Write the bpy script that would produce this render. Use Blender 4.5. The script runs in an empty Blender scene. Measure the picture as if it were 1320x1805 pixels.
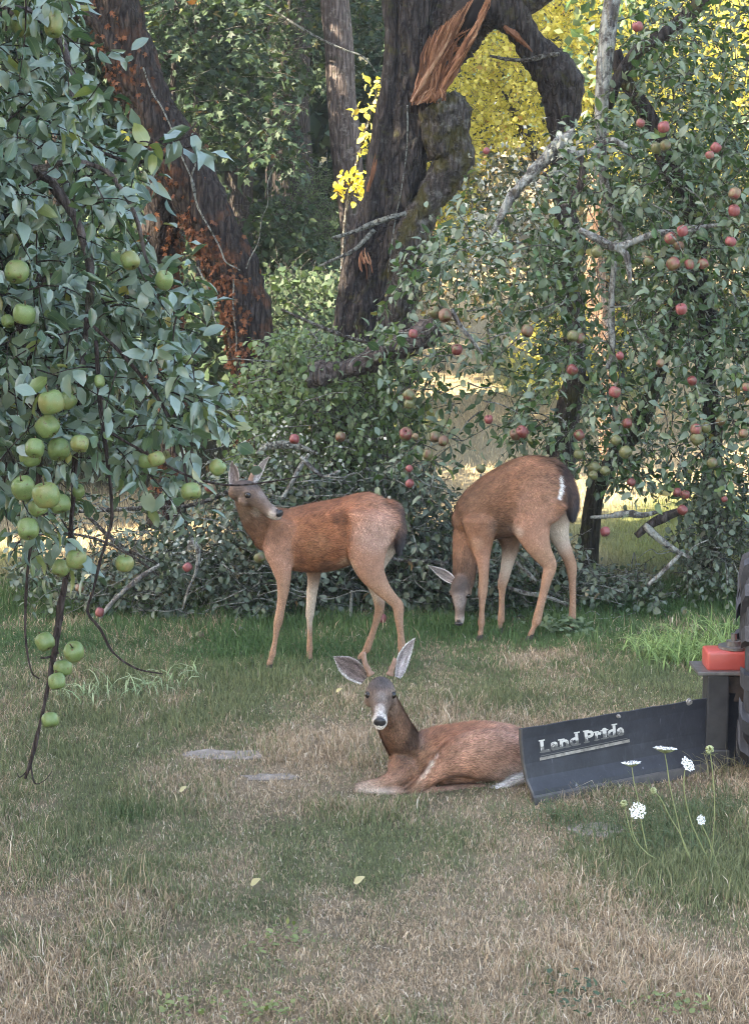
import bpy, bmesh, math, random
import numpy as np
from mathutils import Vector, Matrix, Euler

random.seed(7)
RNG = np.random.default_rng(11)
scene = bpy.context.scene
COL = scene.collection

# ------------------------------------------------------------------ camera
F_PX, CX, CY, CAM_H = 3000.0, 660.0, 902.5, 2.0
TILT = math.atan((CY - 475.0) / F_PX)
cam_data = bpy.data.cameras.new('camera')
cam = bpy.data.objects.new('camera', cam_data)
COL.objects.link(cam)
cam.location = (0, 0, CAM_H)
cam.rotation_euler = (math.pi / 2 - TILT, 0, 0)
cam_data.sensor_fit = 'VERTICAL'
cam_data.sensor_height = 36.0
cam_data.lens = F_PX / 1805.0 * 36.0
cam_data.clip_start = 0.05
cam_data.clip_end = 400
scene.camera = cam

# ------------------------------------------------------------------ light
SUN_EL = math.radians(40)
SUN_H = Vector((-0.90, -0.436, 0)).normalized()      # towards the sun, on the ground
world = bpy.data.worlds.new('World')
scene.world = world
world.use_nodes = True
wn = world.node_tree.nodes
sky = wn.new('ShaderNodeTexSky')
sky.sky_type = 'NISHITA'
sky.sun_disc = False
sky.sun_elevation = SUN_EL
sky.sun_rotation = math.atan2(SUN_H.x, SUN_H.y)
sky.air_density = 1.0
sky.dust_density = 2.0
wn['Background'].inputs['Strength'].default_value = 0.15
world.node_tree.links.new(sky.outputs[0], wn['Background'].inputs['Color'])
sd = bpy.data.lights.new('sun', 'SUN')
sd.energy = 4.0
sd.angle = math.radians(0.55)
sd.color = (1.0, 0.93, 0.80)
sun = bpy.data.objects.new('sun', sd)
COL.objects.link(sun)
sun_dir = Vector((SUN_H.x * math.cos(SUN_EL), SUN_H.y * math.cos(SUN_EL), math.sin(SUN_EL)))
sun.rotation_euler = sun_dir.to_track_quat('Z', 'Y').to_euler()
sun.location = (-20, -10, 30)
vs = scene.view_settings
vs.view_transform = 'Standard'
vs.look = 'None'
vs.gamma = 1.0
vs.use_curve_mapping = False
vs.exposure = 3.0
scene.render.engine = 'CYCLES'
scene.cycles.filter_width = 1.0
vs.use_white_balance = True
vs.white_balance_temperature = 7600
vs.white_balance_tint = 10

# ------------------------------------------------------------------ helpers
CT, ST = math.cos(TILT), math.sin(TILT)

def at(px, py, Y):
    """point at world depth Y that shows at photo pixel (px, py)"""
    dx, dy = (px - CX) / F_PX, (CY - py) / F_PX
    d = Vector((dx, CT + dy * ST, -ST + dy * CT))
    k = Y / d.y
    return Vector((d.x * k, Y, CAM_H + d.z * k))

def at_np(px, py, Y):
    dx, dy = (px - CX) / F_PX, (CY - py) / F_PX
    ddy, ddz = CT + dy * ST, -ST + dy * CT
    k = Y / ddy
    return np.stack([dx * k, Y, CAM_H + ddz * k], 1)

def project_np(P):
    x, y, z = P[:, 0], P[:, 1], P[:, 2] - CAM_H
    f = y * CT - z * ST
    u = y * ST + z * CT
    return CX + F_PX * x / f, CY - F_PX * u / f, f

def _hash(ix, iy, iz, seed):
    h = (ix * 374761393 + iy * 668265263 + iz * 2147483647 + seed * 974634777) & 0xFFFFFFFF
    h = ((h ^ (h >> 13)) * 1274126177) & 0xFFFFFFFF
    h = h ^ (h >> 16)
    return (h & 0xFFFF) / 65535.0

def noise(P, scale=1.0, seed=0):
    """value noise 0..1, P (N,3) or (N,2)"""
    P = np.asarray(P, float) * scale
    if P.shape[1] == 2:
        P = np.concatenate([P, np.zeros((len(P), 1))], 1)
    i = np.floor(P).astype(np.int64)
    f = P - i
    f = f * f * (3 - 2 * f)
    out = 0
    for a in (0, 1):
        for b in (0, 1):
            for c in (0, 1):
                w = (f[:, 0] if a else 1 - f[:, 0]) * (f[:, 1] if b else 1 - f[:, 1]) * (f[:, 2] if c else 1 - f[:, 2])
                out = out + w * _hash(i[:, 0] + a, i[:, 1] + b, i[:, 2] + c, seed)
    return out

def fbm(P, scale=1.0, octaves=3, seed=0):
    t, amp, s = 0, 0.5, 0
    for o in range(octaves):
        t = t + amp * noise(P, scale * 2 ** o, seed + o * 7)
        s += amp
        amp *= 0.5
    return t / s

def sstep(a, b, x):
    t = np.clip((x - a) / (b - a), 0, 1)
    return t * t * (3 - 2 * t)

def gz_np(x, y):
    P = np.stack([x, y], 1)
    z = 0.05 * (fbm(P, 0.9, 2, 3) - 0.5) * sstep(3, 5, np.abs(y) + 2) + 0.012 * (noise(P, 5.0, 5) - 0.5)
    z = z + 0.0042 * np.clip(y - 13, 0, 17) ** 2 + 0.26 * np.clip(y - 30, 0, 60)
    return z

def gz(x, y):
    return float(gz_np(np.array([x]), np.array([y]))[0])

def gat(px, py):
    """point of the ground that shows at photo pixel"""
    Y = 2.0 * F_PX / max(py - 475.0, 20)
    for _ in range(12):
        p = at(px, py, Y)
        Y += (p.z - gz(p.x, p.y)) / max((py - 475) / F_PX, 0.02)
    return at(px, py, Y)

def np_mesh(name, V, T, attrs=None, smooth=True, colors=None):
    me = bpy.data.meshes.new(name)
    V = np.ascontiguousarray(V, np.float32)
    T = np.ascontiguousarray(T, np.int32)
    me.vertices.add(len(V))
    me.vertices.foreach_set('co', V.ravel())
    me.loops.add(T.size)
    me.loops.foreach_set('vertex_index', T.ravel())
    me.polygons.add(len(T))
    me.polygons.foreach_set('loop_start', np.arange(len(T), dtype=np.int32) * T.shape[1])
    me.polygons.foreach_set('use_smooth', np.full(len(T), smooth))
    for k, a in (attrs or {}).items():
        at_ = me.attributes.new(k, 'FLOAT', 'POINT')
        at_.data.foreach_set('value', np.ascontiguousarray(a, np.float32))
    if colors is not None:
        c4 = np.ones((len(V), 4), np.float32)
        c4[:, :3] = colors
        at_ = me.attributes.new('tint', 'FLOAT_COLOR', 'POINT')
        at_.data.foreach_set('color', c4.ravel())
    me.update(calc_edges=True)
    return me

def tag(o, label=None, cat=None, group=None, kind=None):
    if label: o['label'] = label
    if cat: o['category'] = cat
    if group: o['group'] = group
    if kind: o['kind'] = kind
    return o

def empty(name, loc, label, cat, group=None):
    o = bpy.data.objects.new(name, None)
    COL.objects.link(o)
    o.location = loc
    o.empty_display_size = 0.1
    return tag(o, label, cat, group)

def link(name, me, mat, parent=None, kind=None, loc=None, world=True):
    """mesh data in world coordinates -> object (child of parent)"""
    o = bpy.data.objects.new(name, me)
    COL.objects.link(o)
    if mat is not None and not me.materials:
        me.materials.append(mat)
    if parent is not None:
        o.parent = parent
        off = Vector(parent.location)
        if parent.parent is not None:
            off = off + Vector(parent.parent.location)
        o.location = (Vector(loc) if loc is not None else Vector((0, 0, 0))) - off
    elif loc is not None:
        o.location = loc
    if kind: o['kind'] = kind
    return o

def bm_mesh(name, bm, smooth=False):
    me = bpy.data.meshes.new(name)
    bm.normal_update()
    bm.to_mesh(me)
    bm.free()
    if smooth:
        me.polygons.foreach_set('use_smooth', np.full(len(me.polygons), True))
    return me

def add_box(bm, c, s, rot=None, bevel=0.0):
    r = bmesh.ops.create_cube(bm, size=1.0)
    vs_ = r['verts']
    M = Matrix.Translation(c) @ (rot.to_4x4() if rot is not None else Matrix.Identity(4)) @ Matrix.Diagonal((s[0], s[1], s[2], 1))
    bmesh.ops.transform(bm, matrix=M, verts=vs_)
    if bevel > 0:
        es = list({e for v in vs_ for e in v.link_edges})
        bmesh.ops.bevel(bm, geom=es, offset=bevel, segments=2, affect='EDGES', profile=0.6)

def catmull(pts, vals, n):
    """pts (K,3), vals (K,M) -> n samples per span"""
    pts, vals = np.asarray(pts, float), np.asarray(vals, float)
    A = np.concatenate([pts, vals], 1)
    E = np.concatenate([[2 * A[0] - A[1]], A, [2 * A[-1] - A[-2]]])
    out = []
    for i in range(len(A) - 1):
        p0, p1, p2, p3 = E[i], E[i + 1], E[i + 2], E[i + 3]
        for t in np.linspace(0, 1, n, endpoint=False):
            out.append(0.5 * (2 * p1 + (p2 - p0) * t + (2 * p0 - 5 * p1 + 4 * p2 - p3) * t * t + (3 * p1 - p0 - 3 * p2 + p3) * t ** 3))
    out.append(A[-1])
    out = np.array(out)
    return out[:, :3], out[:, 3:]

def tube(P, R, sides=8, rough=0.0, nscale=6.0, seed=0, cap=True, closed_r=None):
    """swept tube, rotation-minimising frame; returns V, T"""
    P = np.asarray(P, float); R = np.asarray(R, float)
    n = len(P)
    tan = np.gradient(P, axis=0)
    tan /= np.linalg.norm(tan, axis=1, keepdims=True) + 1e-9
    ref = np.array([0.3, 1.0, 0.1]) if abs(tan[0][1]) < 0.8 else np.array([1.0, 0.1, 0.2])
    u = ref - tan[0] * ref.dot(tan[0]); u /= np.linalg.norm(u)
    ang = np.arange(sides) / sides * 2 * math.pi
    V = np.zeros((n, sides, 3))
    for i in range(n):
        u = u - tan[i] * u.dot(tan[i]); u /= np.linalg.norm(u) + 1e-9
        w = np.cross(tan[i], u)
        V[i] = P[i] + R[i] * (np.cos(ang)[:, None] * u + np.sin(ang)[:, None] * w)
    if rough > 0:
        D = V - P[:, None, :]
        S = V.reshape(-1, 3) * np.array([1, 1, 0.35])
        nz = (fbm(S, nscale, 3, seed) - 0.5) * 2 + 0.5 * (noise(S, nscale * 5, seed + 3) - 0.5)
        if rough > .24:      # furrowed bark
            F_ = np.abs(2 * noise(S * np.array([1, 1, .45]), nscale * 3.2, seed + 9) - 1) + .6 * np.abs(2 * noise(S, nscale * 7, seed + 11) - 1)
            nz = nz + 1.1 * (F_ - .55) * .5
        V = P[:, None, :] + D * (1 + rough * nz.reshape(n, sides, 1))
    V = V.reshape(-1, 3)
    i, j = np.meshgrid(np.arange(n - 1), np.arange(sides), indexing='ij')
    a = i * sides + j; b = i * sides + (j + 1) % sides; c = a + sides; d = b + sides
    T = np.concatenate([np.stack([a, b, d], -1).reshape(-1, 3), np.stack([a, d, c], -1).reshape(-1, 3)])
    if cap:
        V = np.concatenate([V, P[:1], P[-1:]])
        k0, k1 = n * sides, n * sides + 1
        jj = np.arange(sides)
        T = np.concatenate([T, np.stack([np.full(sides, k0), (jj + 1) % sides, jj], 1),
                            np.stack([np.full(sides, k1), (n - 1) * sides + jj, (n - 1) * sides + (jj + 1) % sides], 1)])
    return V, T

class Acc:
    """accumulates triangle pieces"""
    def __init__(s): s.V, s.T, s.C, s.n = [], [], [], 0
    def add(s, V, T, c=None):
        s.V.append(V); s.T.append(T + s.n); s.n += len(V)
        s.C.append(np.full(len(V), random.random() if c is None else c))
    def mesh(s, name, smooth=True):
        return np_mesh(name, np.concatenate(s.V), np.concatenate(s.T), {'rnd': np.concatenate(s.C)}, smooth)

def limb(pts, Y=None, n=6, sides=10, rough=0.12, nscale=8.0, seed=0, wob=0.0):
    """pts: (px, py, r_px[, Y]) photo-measured centre line -> tube V, T in metres"""
    W, R = [], []
    for p in pts:
        y = p[3] if len(p) > 3 else Y
        W.append(at(p[0], p[1], y)); R.append([p[2] * y / F_PX])
    P, r = catmull(np.array(W), np.array(R), n)
    r = np.maximum(r[:, 0], 0.0008)
    if wob > 0:
        P = P + wob * (np.stack([noise(P, 7, 31 + seed), noise(P, 7, 37 + seed), noise(P, 7, 41 + seed)], 1) - 0.5)
    return tube(P, r, sides, rough, nscale, seed)

# ------------------------------------------------------------------ node helpers
def mat_new(name):
    m = bpy.data.materials.new(name)
    m.use_nodes = True
    nt = m.node_tree
    b = nt.nodes['Principled BSDF']
    return m, nt, b

def N(nt, t, **kw):
    n = nt.nodes.new(t)
    for k, v in kw.items():
        setattr(n, k, v)
    return n

def tex_noise(nt, scale, detail=4, vec=None, rough=0.6, dist=0.0):
    n = N(nt, 'ShaderNodeTexNoise')
    n.inputs['Scale'].default_value = scale
    n.inputs['Detail'].default_value = detail
    n.inputs['Roughness'].default_value = rough
    n.inputs['Distortion'].default_value = dist
    if vec is not None: nt.links.new(vec, n.inputs['Vector'])
    return n.outputs['Fac']

def ramp(nt, fac, stops):
    r = N(nt, 'ShaderNodeValToRGB')
    e = r.color_ramp.elements
    while len(e) > 1: e.remove(e[-1])
    e[0].position, e[0].color = stops[0][0], (*stops[0][1], 1)
    for p, c in stops[1:]:
        k = e.new(p); k.color = (*c, 1)
    nt.links.new(fac, r.inputs['Fac'])
    return r.outputs['Color']

def mix(nt, fac, a, b, mode='MIX'):
    m = N(nt, 'ShaderNodeMix', data_type='RGBA', blend_type=mode)
    for sock, v in ((m.inputs[0], fac), (m.inputs[6], a), (m.inputs[7], b)):
        if isinstance(v, (int, float)): sock.default_value = v
        elif isinstance(v, tuple): sock.default_value = (*v, 1)
        else: nt.links.new(v, sock)
    return m.outputs[2]

def math_(nt, op, a, b=None, clamp=False):
    m = N(nt, 'ShaderNodeMath', operation=op, use_clamp=clamp)
    for s, v in zip(m.inputs, (a, b)):
        if v is None: continue
        if isinstance(v, (int, float)): s.default_value = v
        else: nt.links.new(v, s)
    return m.outputs[0]

def bump(nt, b, h, strength, dist=0.01):
    n = N(nt, 'ShaderNodeBump')
    n.inputs['Strength'].default_value = strength
    n.inputs['Distance'].default_value = dist
    nt.links.new(h, n.inputs['Height'])
    nt.links.new(n.outputs[0], b.inputs['Normal'])

def attr(nt, name, out='Fac'):
    n = N(nt, 'ShaderNodeAttribute', attribute_name=name)
    return n.outputs[out]

def position(nt, scale=(1, 1, 1)):
    g = N(nt, 'ShaderNodeNewGeometry')
    m = N(nt, 'ShaderNodeMapping')
    m.inputs['Scale'].default_value = scale
    nt.links.new(g.outputs['Position'], m.inputs['Vector'])
    return m.outputs[0]

def rnd_socket(nt):
    o = N(nt, 'ShaderNodeObjectInfo')
    return math_(nt, 'FRACT', math_(nt, 'ADD', attr(nt, 'rnd'), o.outputs['Random']))

def leaf_mat(name, stops, trans=0.3, rough=0.45, spec=0.4, under=(0.16, 0.19, 0.14), under_f=0.5, vein=0.35, spots=0.0, spotcol=(0.12, 0.06, 0.02)):
    m, nt, b = mat_new(name)
    r = rnd_socket(nt)
    c = ramp(nt, r, stops)
    nz = tex_noise(nt, 38, 3, position(nt))
    c = mix(nt, 0.5, c, mix(nt, nz, (0.55, 0.55, 0.55), (1.35, 1.35, 1.3)), 'MULTIPLY')
    if vein:
        e = attr(nt, 'edge')
        v = math_(nt, 'MULTIPLY', math_(nt, 'SUBTRACT', 1.0, math_(nt, 'MULTIPLY', e, 9.0), clamp=True), vein)
        c = mix(nt, v, c, (0.22, 0.27, 0.12))
    if spots:
        sp = math_(nt, 'GREATER_THAN', tex_noise(nt, 90, 2, position(nt)), 0.71 - spots)
        c = mix(nt, math_(nt, 'MULTIPLY', sp, 0.8), c, spotcol)
    g = N(nt, 'ShaderNodeNewGeometry')
    c2 = mix(nt, math_(nt, 'MULTIPLY', g.outputs['Backfacing'], under_f), c, under)
    nt.links.new(c2, b.inputs['Base Color'])
    b.inputs['Roughness'].default_value = rough
    b.inputs['Specular IOR Level'].default_value = spec
    t = N(nt, 'ShaderNodeBsdfTranslucent')
    tc = mix(nt, 1.0, c, (1.25, 1.35, 0.6), 'MULTIPLY')
    nt.links.new(tc, t.inputs['Color'])
    mx = N(nt, 'ShaderNodeMixShader')
    mx.inputs[0].default_value = trans
    nt.links.new(b.outputs[0], mx.inputs[1]); nt.links.new(t.outputs[0], mx.inputs[2])
    nt.links.new(mx.outputs[0], nt.nodes['Material Output'].inputs['Surface'])
    return m

def bark_mat(name, dark, light, lichen=(0.42, 0.43, 0.40), lichen_amt=0.3, moss=(0.09, 0.11, 0.035), moss_amt=0.2, scale=1.0, fissure=(1, 1, 0.18), extra=None):
    m, nt, b = mat_new(name)
    p = position(nt, fissure)
    n1 = tex_noise(nt, 45 * scale, 6, p, 0.7, 0.6)
    n2 = tex_noise(nt, 7 * scale, 5, position(nt))
    n3 = tex_noise(nt, 16 * scale, 6, position(nt), 0.75)
    vo = N(nt, 'ShaderNodeTexVoronoi', feature='DISTANCE_TO_EDGE')
    vo.inputs['Scale'].default_value = 26 * scale
    nt.links.new(p, vo.inputs['Vector'])
    cr = math_(nt, 'MULTIPLY', vo.outputs['Distance'], 4.0, clamp=True)
    c = ramp(nt, n1, [(0.34, dark), (0.68, light)])
    c = mix(nt, 0.7, c, mix(nt, cr, (0.35, 0.33, 0.32), (1.1, 1.1, 1.1)), 'MULTIPLY')
    if extra is not None:
        c = mix(nt, math_(nt, 'MULTIPLY', math_(nt, 'SUBTRACT', tex_noise(nt, 5, 4, position(nt)), 0.52), 7.0, clamp=True), c, extra)
    f = math_(nt, 'MULTIPLY', math_(nt, 'SUBTRACT', n3, 0.62 - lichen_amt * 0.35), 9.0, clamp=True)
    c = mix(nt, math_(nt, 'MULTIPLY', f, min(1, lichen_amt * 2)), c, lichen)
    f2 = math_(nt, 'MULTIPLY', math_(nt, 'SUBTRACT', n2, 0.66 - moss_amt * 0.4), 7.0, clamp=True)
    c = mix(nt, math_(nt, 'MULTIPLY', f2, 0.85), c, moss)
    nt.links.new(c, b.inputs['Base Color'])
    b.inputs['Roughness'].default_value = 0.9
    b.inputs['Specular IOR Level'].default_value = 0.2
    bump(nt, b, math_(nt, 'ADD', math_(nt, 'MULTIPLY', cr, 0.7), math_(nt, 'ADD', n1, math_(nt, 'MULTIPLY', n3, .6))), 1.0, 0.03)
    return m

def simple_mat(name, c1, c2, scale=20, rough=0.6, spec=0.4, metal=0.0, bmp=0.0, detail=5):
    m, nt, b = mat_new(name)
    n = tex_noise(nt, scale, detail, position(nt))
    nt.links.new(ramp(nt, n, [(0.3, c1), (0.7, c2)]), b.inputs['Base Color'])
    b.inputs['Roughness'].default_value = rough
    b.inputs['Specular IOR Level'].default_value = spec
    b.inputs['Metallic'].default_value = metal
    if bmp: bump(nt, b, n, bmp, 0.004)
    return m

# ------------------------------------------------------------------ materials
M = {}
M['apple_leaf'] = leaf_mat('apple_leaf', [(0, (0.034, 0.068, 0.038)), (0.45, (0.054, 0.100, 0.056)), (0.8, (0.085, 0.145, 0.076)), (0.97, (0.15, 0.19, 0.06)), (1.0, (0.24, 0.19, 0.05))], 0.18, 0.34, 0.8, (0.17, 0.23, 0.19), 0.75)
M['orchard_leaf'] = leaf_mat('orchard_leaf', [(0, (0.030, 0.064, 0.026)), (0.5, (0.050, 0.102, 0.040)), (0.85, (0.090, 0.165, 0.062)), (0.97, (0.17, 0.2, 0.07)), (1.0, (0.3, 0.24, 0.07))], 0.22, 0.42, 0.6, (0.18, 0.23, 0.17), 0.7)
M['thicket_leaf'] = leaf_mat('thicket_leaf', [(0, (0.034, 0.054, 0.032)), (0.5, (0.052, 0.082, 0.046)), (0.85, (0.085, 0.125, 0.066)), (0.95, (0.16, 0.19, 0.13)), (1.0, (0.2, 0.12, 0.06))], 0.12, 0.5, 0.5, (0.15, 0.19, 0.15), 0.6)
M['pale_leaf'] = leaf_mat('pale_leaf', [(0, (0.08, 0.13, 0.06)), (0.6, (0.13, 0.2, 0.09)), (1.0, (0.2, 0.27, 0.12))], 0.3, 0.5, 0.4, (0.2, 0.25, 0.17))
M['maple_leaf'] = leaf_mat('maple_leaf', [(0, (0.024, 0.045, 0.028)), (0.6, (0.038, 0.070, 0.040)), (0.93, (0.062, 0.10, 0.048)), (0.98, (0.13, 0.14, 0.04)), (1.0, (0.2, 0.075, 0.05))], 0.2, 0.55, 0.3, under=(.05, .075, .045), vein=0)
M['yellow_leaf'] = leaf_mat('yellow_leaf', [(0, (0.54, 0.48, 0.13)), (0.5, (0.72, 0.62, 0.18)), (0.85, (0.80, 0.70, 0.25)), (0.94, (0.34, 0.34, 0.11)), (1.0, (0.50, 0.27, 0.09))], 0.42, 0.6, 0.2, (0.55, 0.48, 0.12), vein=0)
M['weed_leaf'] = leaf_mat('weed_leaf', [(0, (0.10, 0.13, 0.045)), (0.6, (0.17, 0.21, 0.07)), (1.0, (0.26, 0.28, 0.11))], 0.25, 0.55, 0.3, (0.2, 0.22, 0.1))
M['gold_leaf'] = leaf_mat('gold_leaf', [(0, (0.62, 0.52, 0.12)), (0.6, (0.78, 0.68, 0.18)), (1.0, (0.80, 0.48, 0.09))], 0.4, 0.55, 0.2, (0.6, 0.55, 0.1), vein=0)
M['rust_leaf'] = leaf_mat('rust_leaf', [(0, (0.10, 0.045, 0.03)), (0.5, (0.17, 0.070, 0.04)), (0.88, (0.22, 0.095, 0.05)), (1.0, (0.07, 0.045, 0.035))], 0.15, 0.75, 0.15, (0.2, 0.1, 0.06), vein=0)
M['hedge_leaf'] = leaf_mat('hedge_leaf', [(0, (0.05, 0.06, 0.03)), (0.4, (0.10, 0.11, 0.05)), (0.7, (0.22, 0.17, 0.07)), (0.9, (0.38, 0.20, 0.07)), (1.0, (0.30, 0.30, 0.18))], 0.2, 0.7, 0.2, vein=0)
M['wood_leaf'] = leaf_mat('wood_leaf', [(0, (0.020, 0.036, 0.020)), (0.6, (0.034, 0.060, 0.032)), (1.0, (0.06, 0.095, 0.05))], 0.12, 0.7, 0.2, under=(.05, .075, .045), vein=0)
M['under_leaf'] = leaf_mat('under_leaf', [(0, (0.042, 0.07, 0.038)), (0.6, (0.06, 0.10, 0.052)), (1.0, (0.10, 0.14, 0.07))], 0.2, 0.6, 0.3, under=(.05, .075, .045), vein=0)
M['bark_old'] = bark_mat('bark_old', (0.035, 0.029, 0.028), (0.105, 0.09, 0.085), (0.26, 0.26, 0.23), 0.16, (0.085, 0.08, 0.03), 0.22)
M['bark_stub'] = bark_mat('bark_stub', (0.055, 0.046, 0.042), (0.16, 0.14, 0.13), (0.28, 0.27, 0.24), 0.3, (0.085, 0.075, 0.025), 0.45)
M['bark_ivy'] = bark_mat('bark_ivy', (0.030, 0.024, 0.023), (0.095, 0.075, 0.066), (0.2, 0.19, 0.17), 0.08, (0.06, 0.06, 0.03), 0.1, extra=(0.13, 0.06, 0.036))
M['bark_grey'] = bark_mat('bark_grey', (0.075, 0.06, 0.058), (0.20, 0.165, 0.155), (0.36, 0.33, 0.31), 0.25, (0.08, 0.085, 0.05), 0.1)
M['bark_pale'] = bark_mat('bark_pale', (0.085, 0.075, 0.07), (0.21, 0.195, 0.19), (0.36, 0.37, 0.345), 0.5, (0.1, 0.1, 0.04), 0.05)
M['bark_tan'] = bark_mat('bark_tan', (0.16, 0.09, 0.06), (0.42, 0.28, 0.19), (0.45, 0.4, 0.36), 0.3, (0.1, 0.1, 0.04), 0.0)
M['bark_moss'] = bark_mat('bark_moss', (0.03, 0.027, 0.022), (0.09, 0.08, 0.06), (0.2, 0.2, 0.16), 0.2, (0.06, 0.06, 0.022), 0.35)
M['twig'] = bark_mat('twig', (0.05, 0.042, 0.038), (0.14, 0.12, 0.105), (0.4, 0.41, 0.38), 0.35, (0.09, 0.1, 0.04), 0.05, 2.0)
M['twig_lichen'] = bark_mat('twig_lichen', (0.06, 0.055, 0.05), (0.16, 0.15, 0.14), (0.34, 0.355, 0.32), 0.55, (0.13, 0.14, 0.08), 0.1, 2.0)
M['shoot'] = bark_mat('shoot', (0.05, 0.035, 0.034), (0.13, 0.10, 0.095), (0.3, 0.3, 0.27), 0.12, (0.09, 0.1, 0.05), 0.1, 2.5)
M['lichen'] = simple_mat('lichen', (0.24, 0.25, 0.20), (0.48, 0.49, 0.42), 40, 0.9, 0.1)
# ------------------------------------------------------------------ foliage library
def leaf_tmpl(w=0.30, fold=0.25, curl=0.25, twist=0.0, broad=0.5, wav=0.0, ratio=1.0):
    """folded, curled leaf along +y, unit length: V, T, edge"""
    t = np.array([0, 0.22, 0.5, 0.78, 1.0])
    prof = np.array([0.04, 0.78 + 0.2 * (0.5 - broad), 1.0, 0.72 - 0.3 * (0.5 - broad), 0.0]) * w
    mid = np.stack([np.zeros(5), t, -curl * t ** 2 + 0.06 * t], 1)
    V = [mid]
    for s in (-1, 1):
        a = fold + s * twist
        x = s * prof[1:4] * math.cos(a)
        z = prof[1:4] * math.sin(a) + wav * np.array([1, -1, 1]) * s
        V.append(np.stack([x, t[1:4] - 0.03, mid[1:4, 2] + z], 1))
    V = np.concatenate(V)
    l, r = [5, 6, 7], [8, 9, 10]
    T = []
    for k, flip in ((l, False), (r, True)):
        q = [(0, 1, k[0]), (1, 2, k[1]), (1, k[1], k[0]), (2, 3, k[2]), (2, k[2], k[1]), (3, 4, k[2])]
        T += [(a, c, b) if flip else (a, b, c) for a, b, c in q]
    # faces wound so that +z is the upper side
    return V, np.array([(a, c, b) for a, b, c in T]), np.array([0] * 5 + [1] * 6, float)

def maple_tmpl(curl=0.2):
    ang = [(-150, .35), (-125, .62), (-95, .38), (-62, .85), (-35, .42), (0, 1.0), (35, .42), (62, .85), (95, .38), (125, .62), (150, .35)]
    V = [(0, 0.15, 0)]
    for a, r in ang:
        a = math.radians(a); x, y = r * 0.55 * math.sin(a), 0.45 + r * 0.55 * math.cos(a)
        V.append((x, y, -curl * (x * x + (y - .2) ** 2)))
    T = [(0, i + 1, i) for i in range(1, len(V) - 1)]
    return np.array(V), np.array(T), np.ones(len(V))

def small_tmpl(w=0.34, fold=0.2, curl=0.2):
    V = np.array([(0, 0, 0), (-w, .5, fold * w), (0, .5, -0.05 * curl), (w, .5, fold * w), (0, 1, -curl)])
    return V, np.array([(0, 2, 1), (0, 3, 2), (1, 2, 4), (2, 3, 4)]), np.array([0, 1, 0, 1, 0], float)

APPLE_T = [leaf_tmpl(.27, .38, .28, 0, .5, .03), leaf_tmpl(.30, .25, .40, .15, .5, .05), leaf_tmpl(.25, .55, .15, -.12), leaf_tmpl(.29, .3, .55, 0, .35, .04), leaf_tmpl(.23, .7, .35, .2), leaf_tmpl(.31, .15, .2, .1, .6, .06), leaf_tmpl(.26, .45, .7, -.15, .4, .03), leaf_tmpl(.20, .9, .25, .1)]
ROUND_T = [leaf_tmpl(.37, .25, .25, 0, .5, .04), leaf_tmpl(.40, .15, .35, .12, .5, .05), leaf_tmpl(.33, .45, .3, 0, .5, .03), leaf_tmpl(.36, .3, .15, -.15, .4, .04), leaf_tmpl(.28, .7, .4, .1)]
SMALL_T = [small_tmpl(), small_tmpl(.28, .4, .3), small_tmpl(.38, .1, .1)]
MAPLE_T = [maple_tmpl(.2), maple_tmpl(.4)]
BLADE_T = [leaf_tmpl(.05, .3, .5), leaf_tmpl(.05, .3, .9)]

def frames(D, Nn):
    D = D / (np.linalg.norm(D, axis=1, keepdims=True) + 1e-9)
    X = np.cross(D, Nn); X /= np.linalg.norm(X, axis=1, keepdims=True) + 1e-9
    Z = np.cross(X, D)
    return X, D, Z

def unit(n, rng=RNG):
    v = rng.normal(size=(n, 3)); return v / np.linalg.norm(v, axis=1, keepdims=True)

def scatter_mesh(name, tm, P, D, Nn, L, rnd=None):
    X, Y, Z = frames(D, Nn)
    idx = RNG.integers(0, len(tm), len(P))
    rnd = RNG.random(len(P)) if rnd is None else rnd
    Vs, Ts, Rs, Es, off = [], [], [], [], 0
    for k, (V, T, e) in enumerate(tm):
        s = np.where(idx == k)[0]
        if not len(s): continue
        W = (V[None, :, 0, None] * X[s][:, None] + V[None, :, 1, None] * Y[s][:, None] + V[None, :, 2, None] * Z[s][:, None]) * L[s][:, None, None] + P[s][:, None]
        nv = len(V)
        Vs.append(W.reshape(-1, 3))
        Ts.append((T[None] + (np.arange(len(s)) * nv)[:, None, None]).reshape(-1, 3) + off)
        Rs.append(np.repeat(rnd[s], nv)); Es.append(np.tile(e, len(s)))
        off += nv * len(s)
    return np_mesh(name, np.concatenate(Vs), np.concatenate(Ts), {'rnd': np.concatenate(Rs), 'edge': np.concatenate(Es)})

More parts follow.
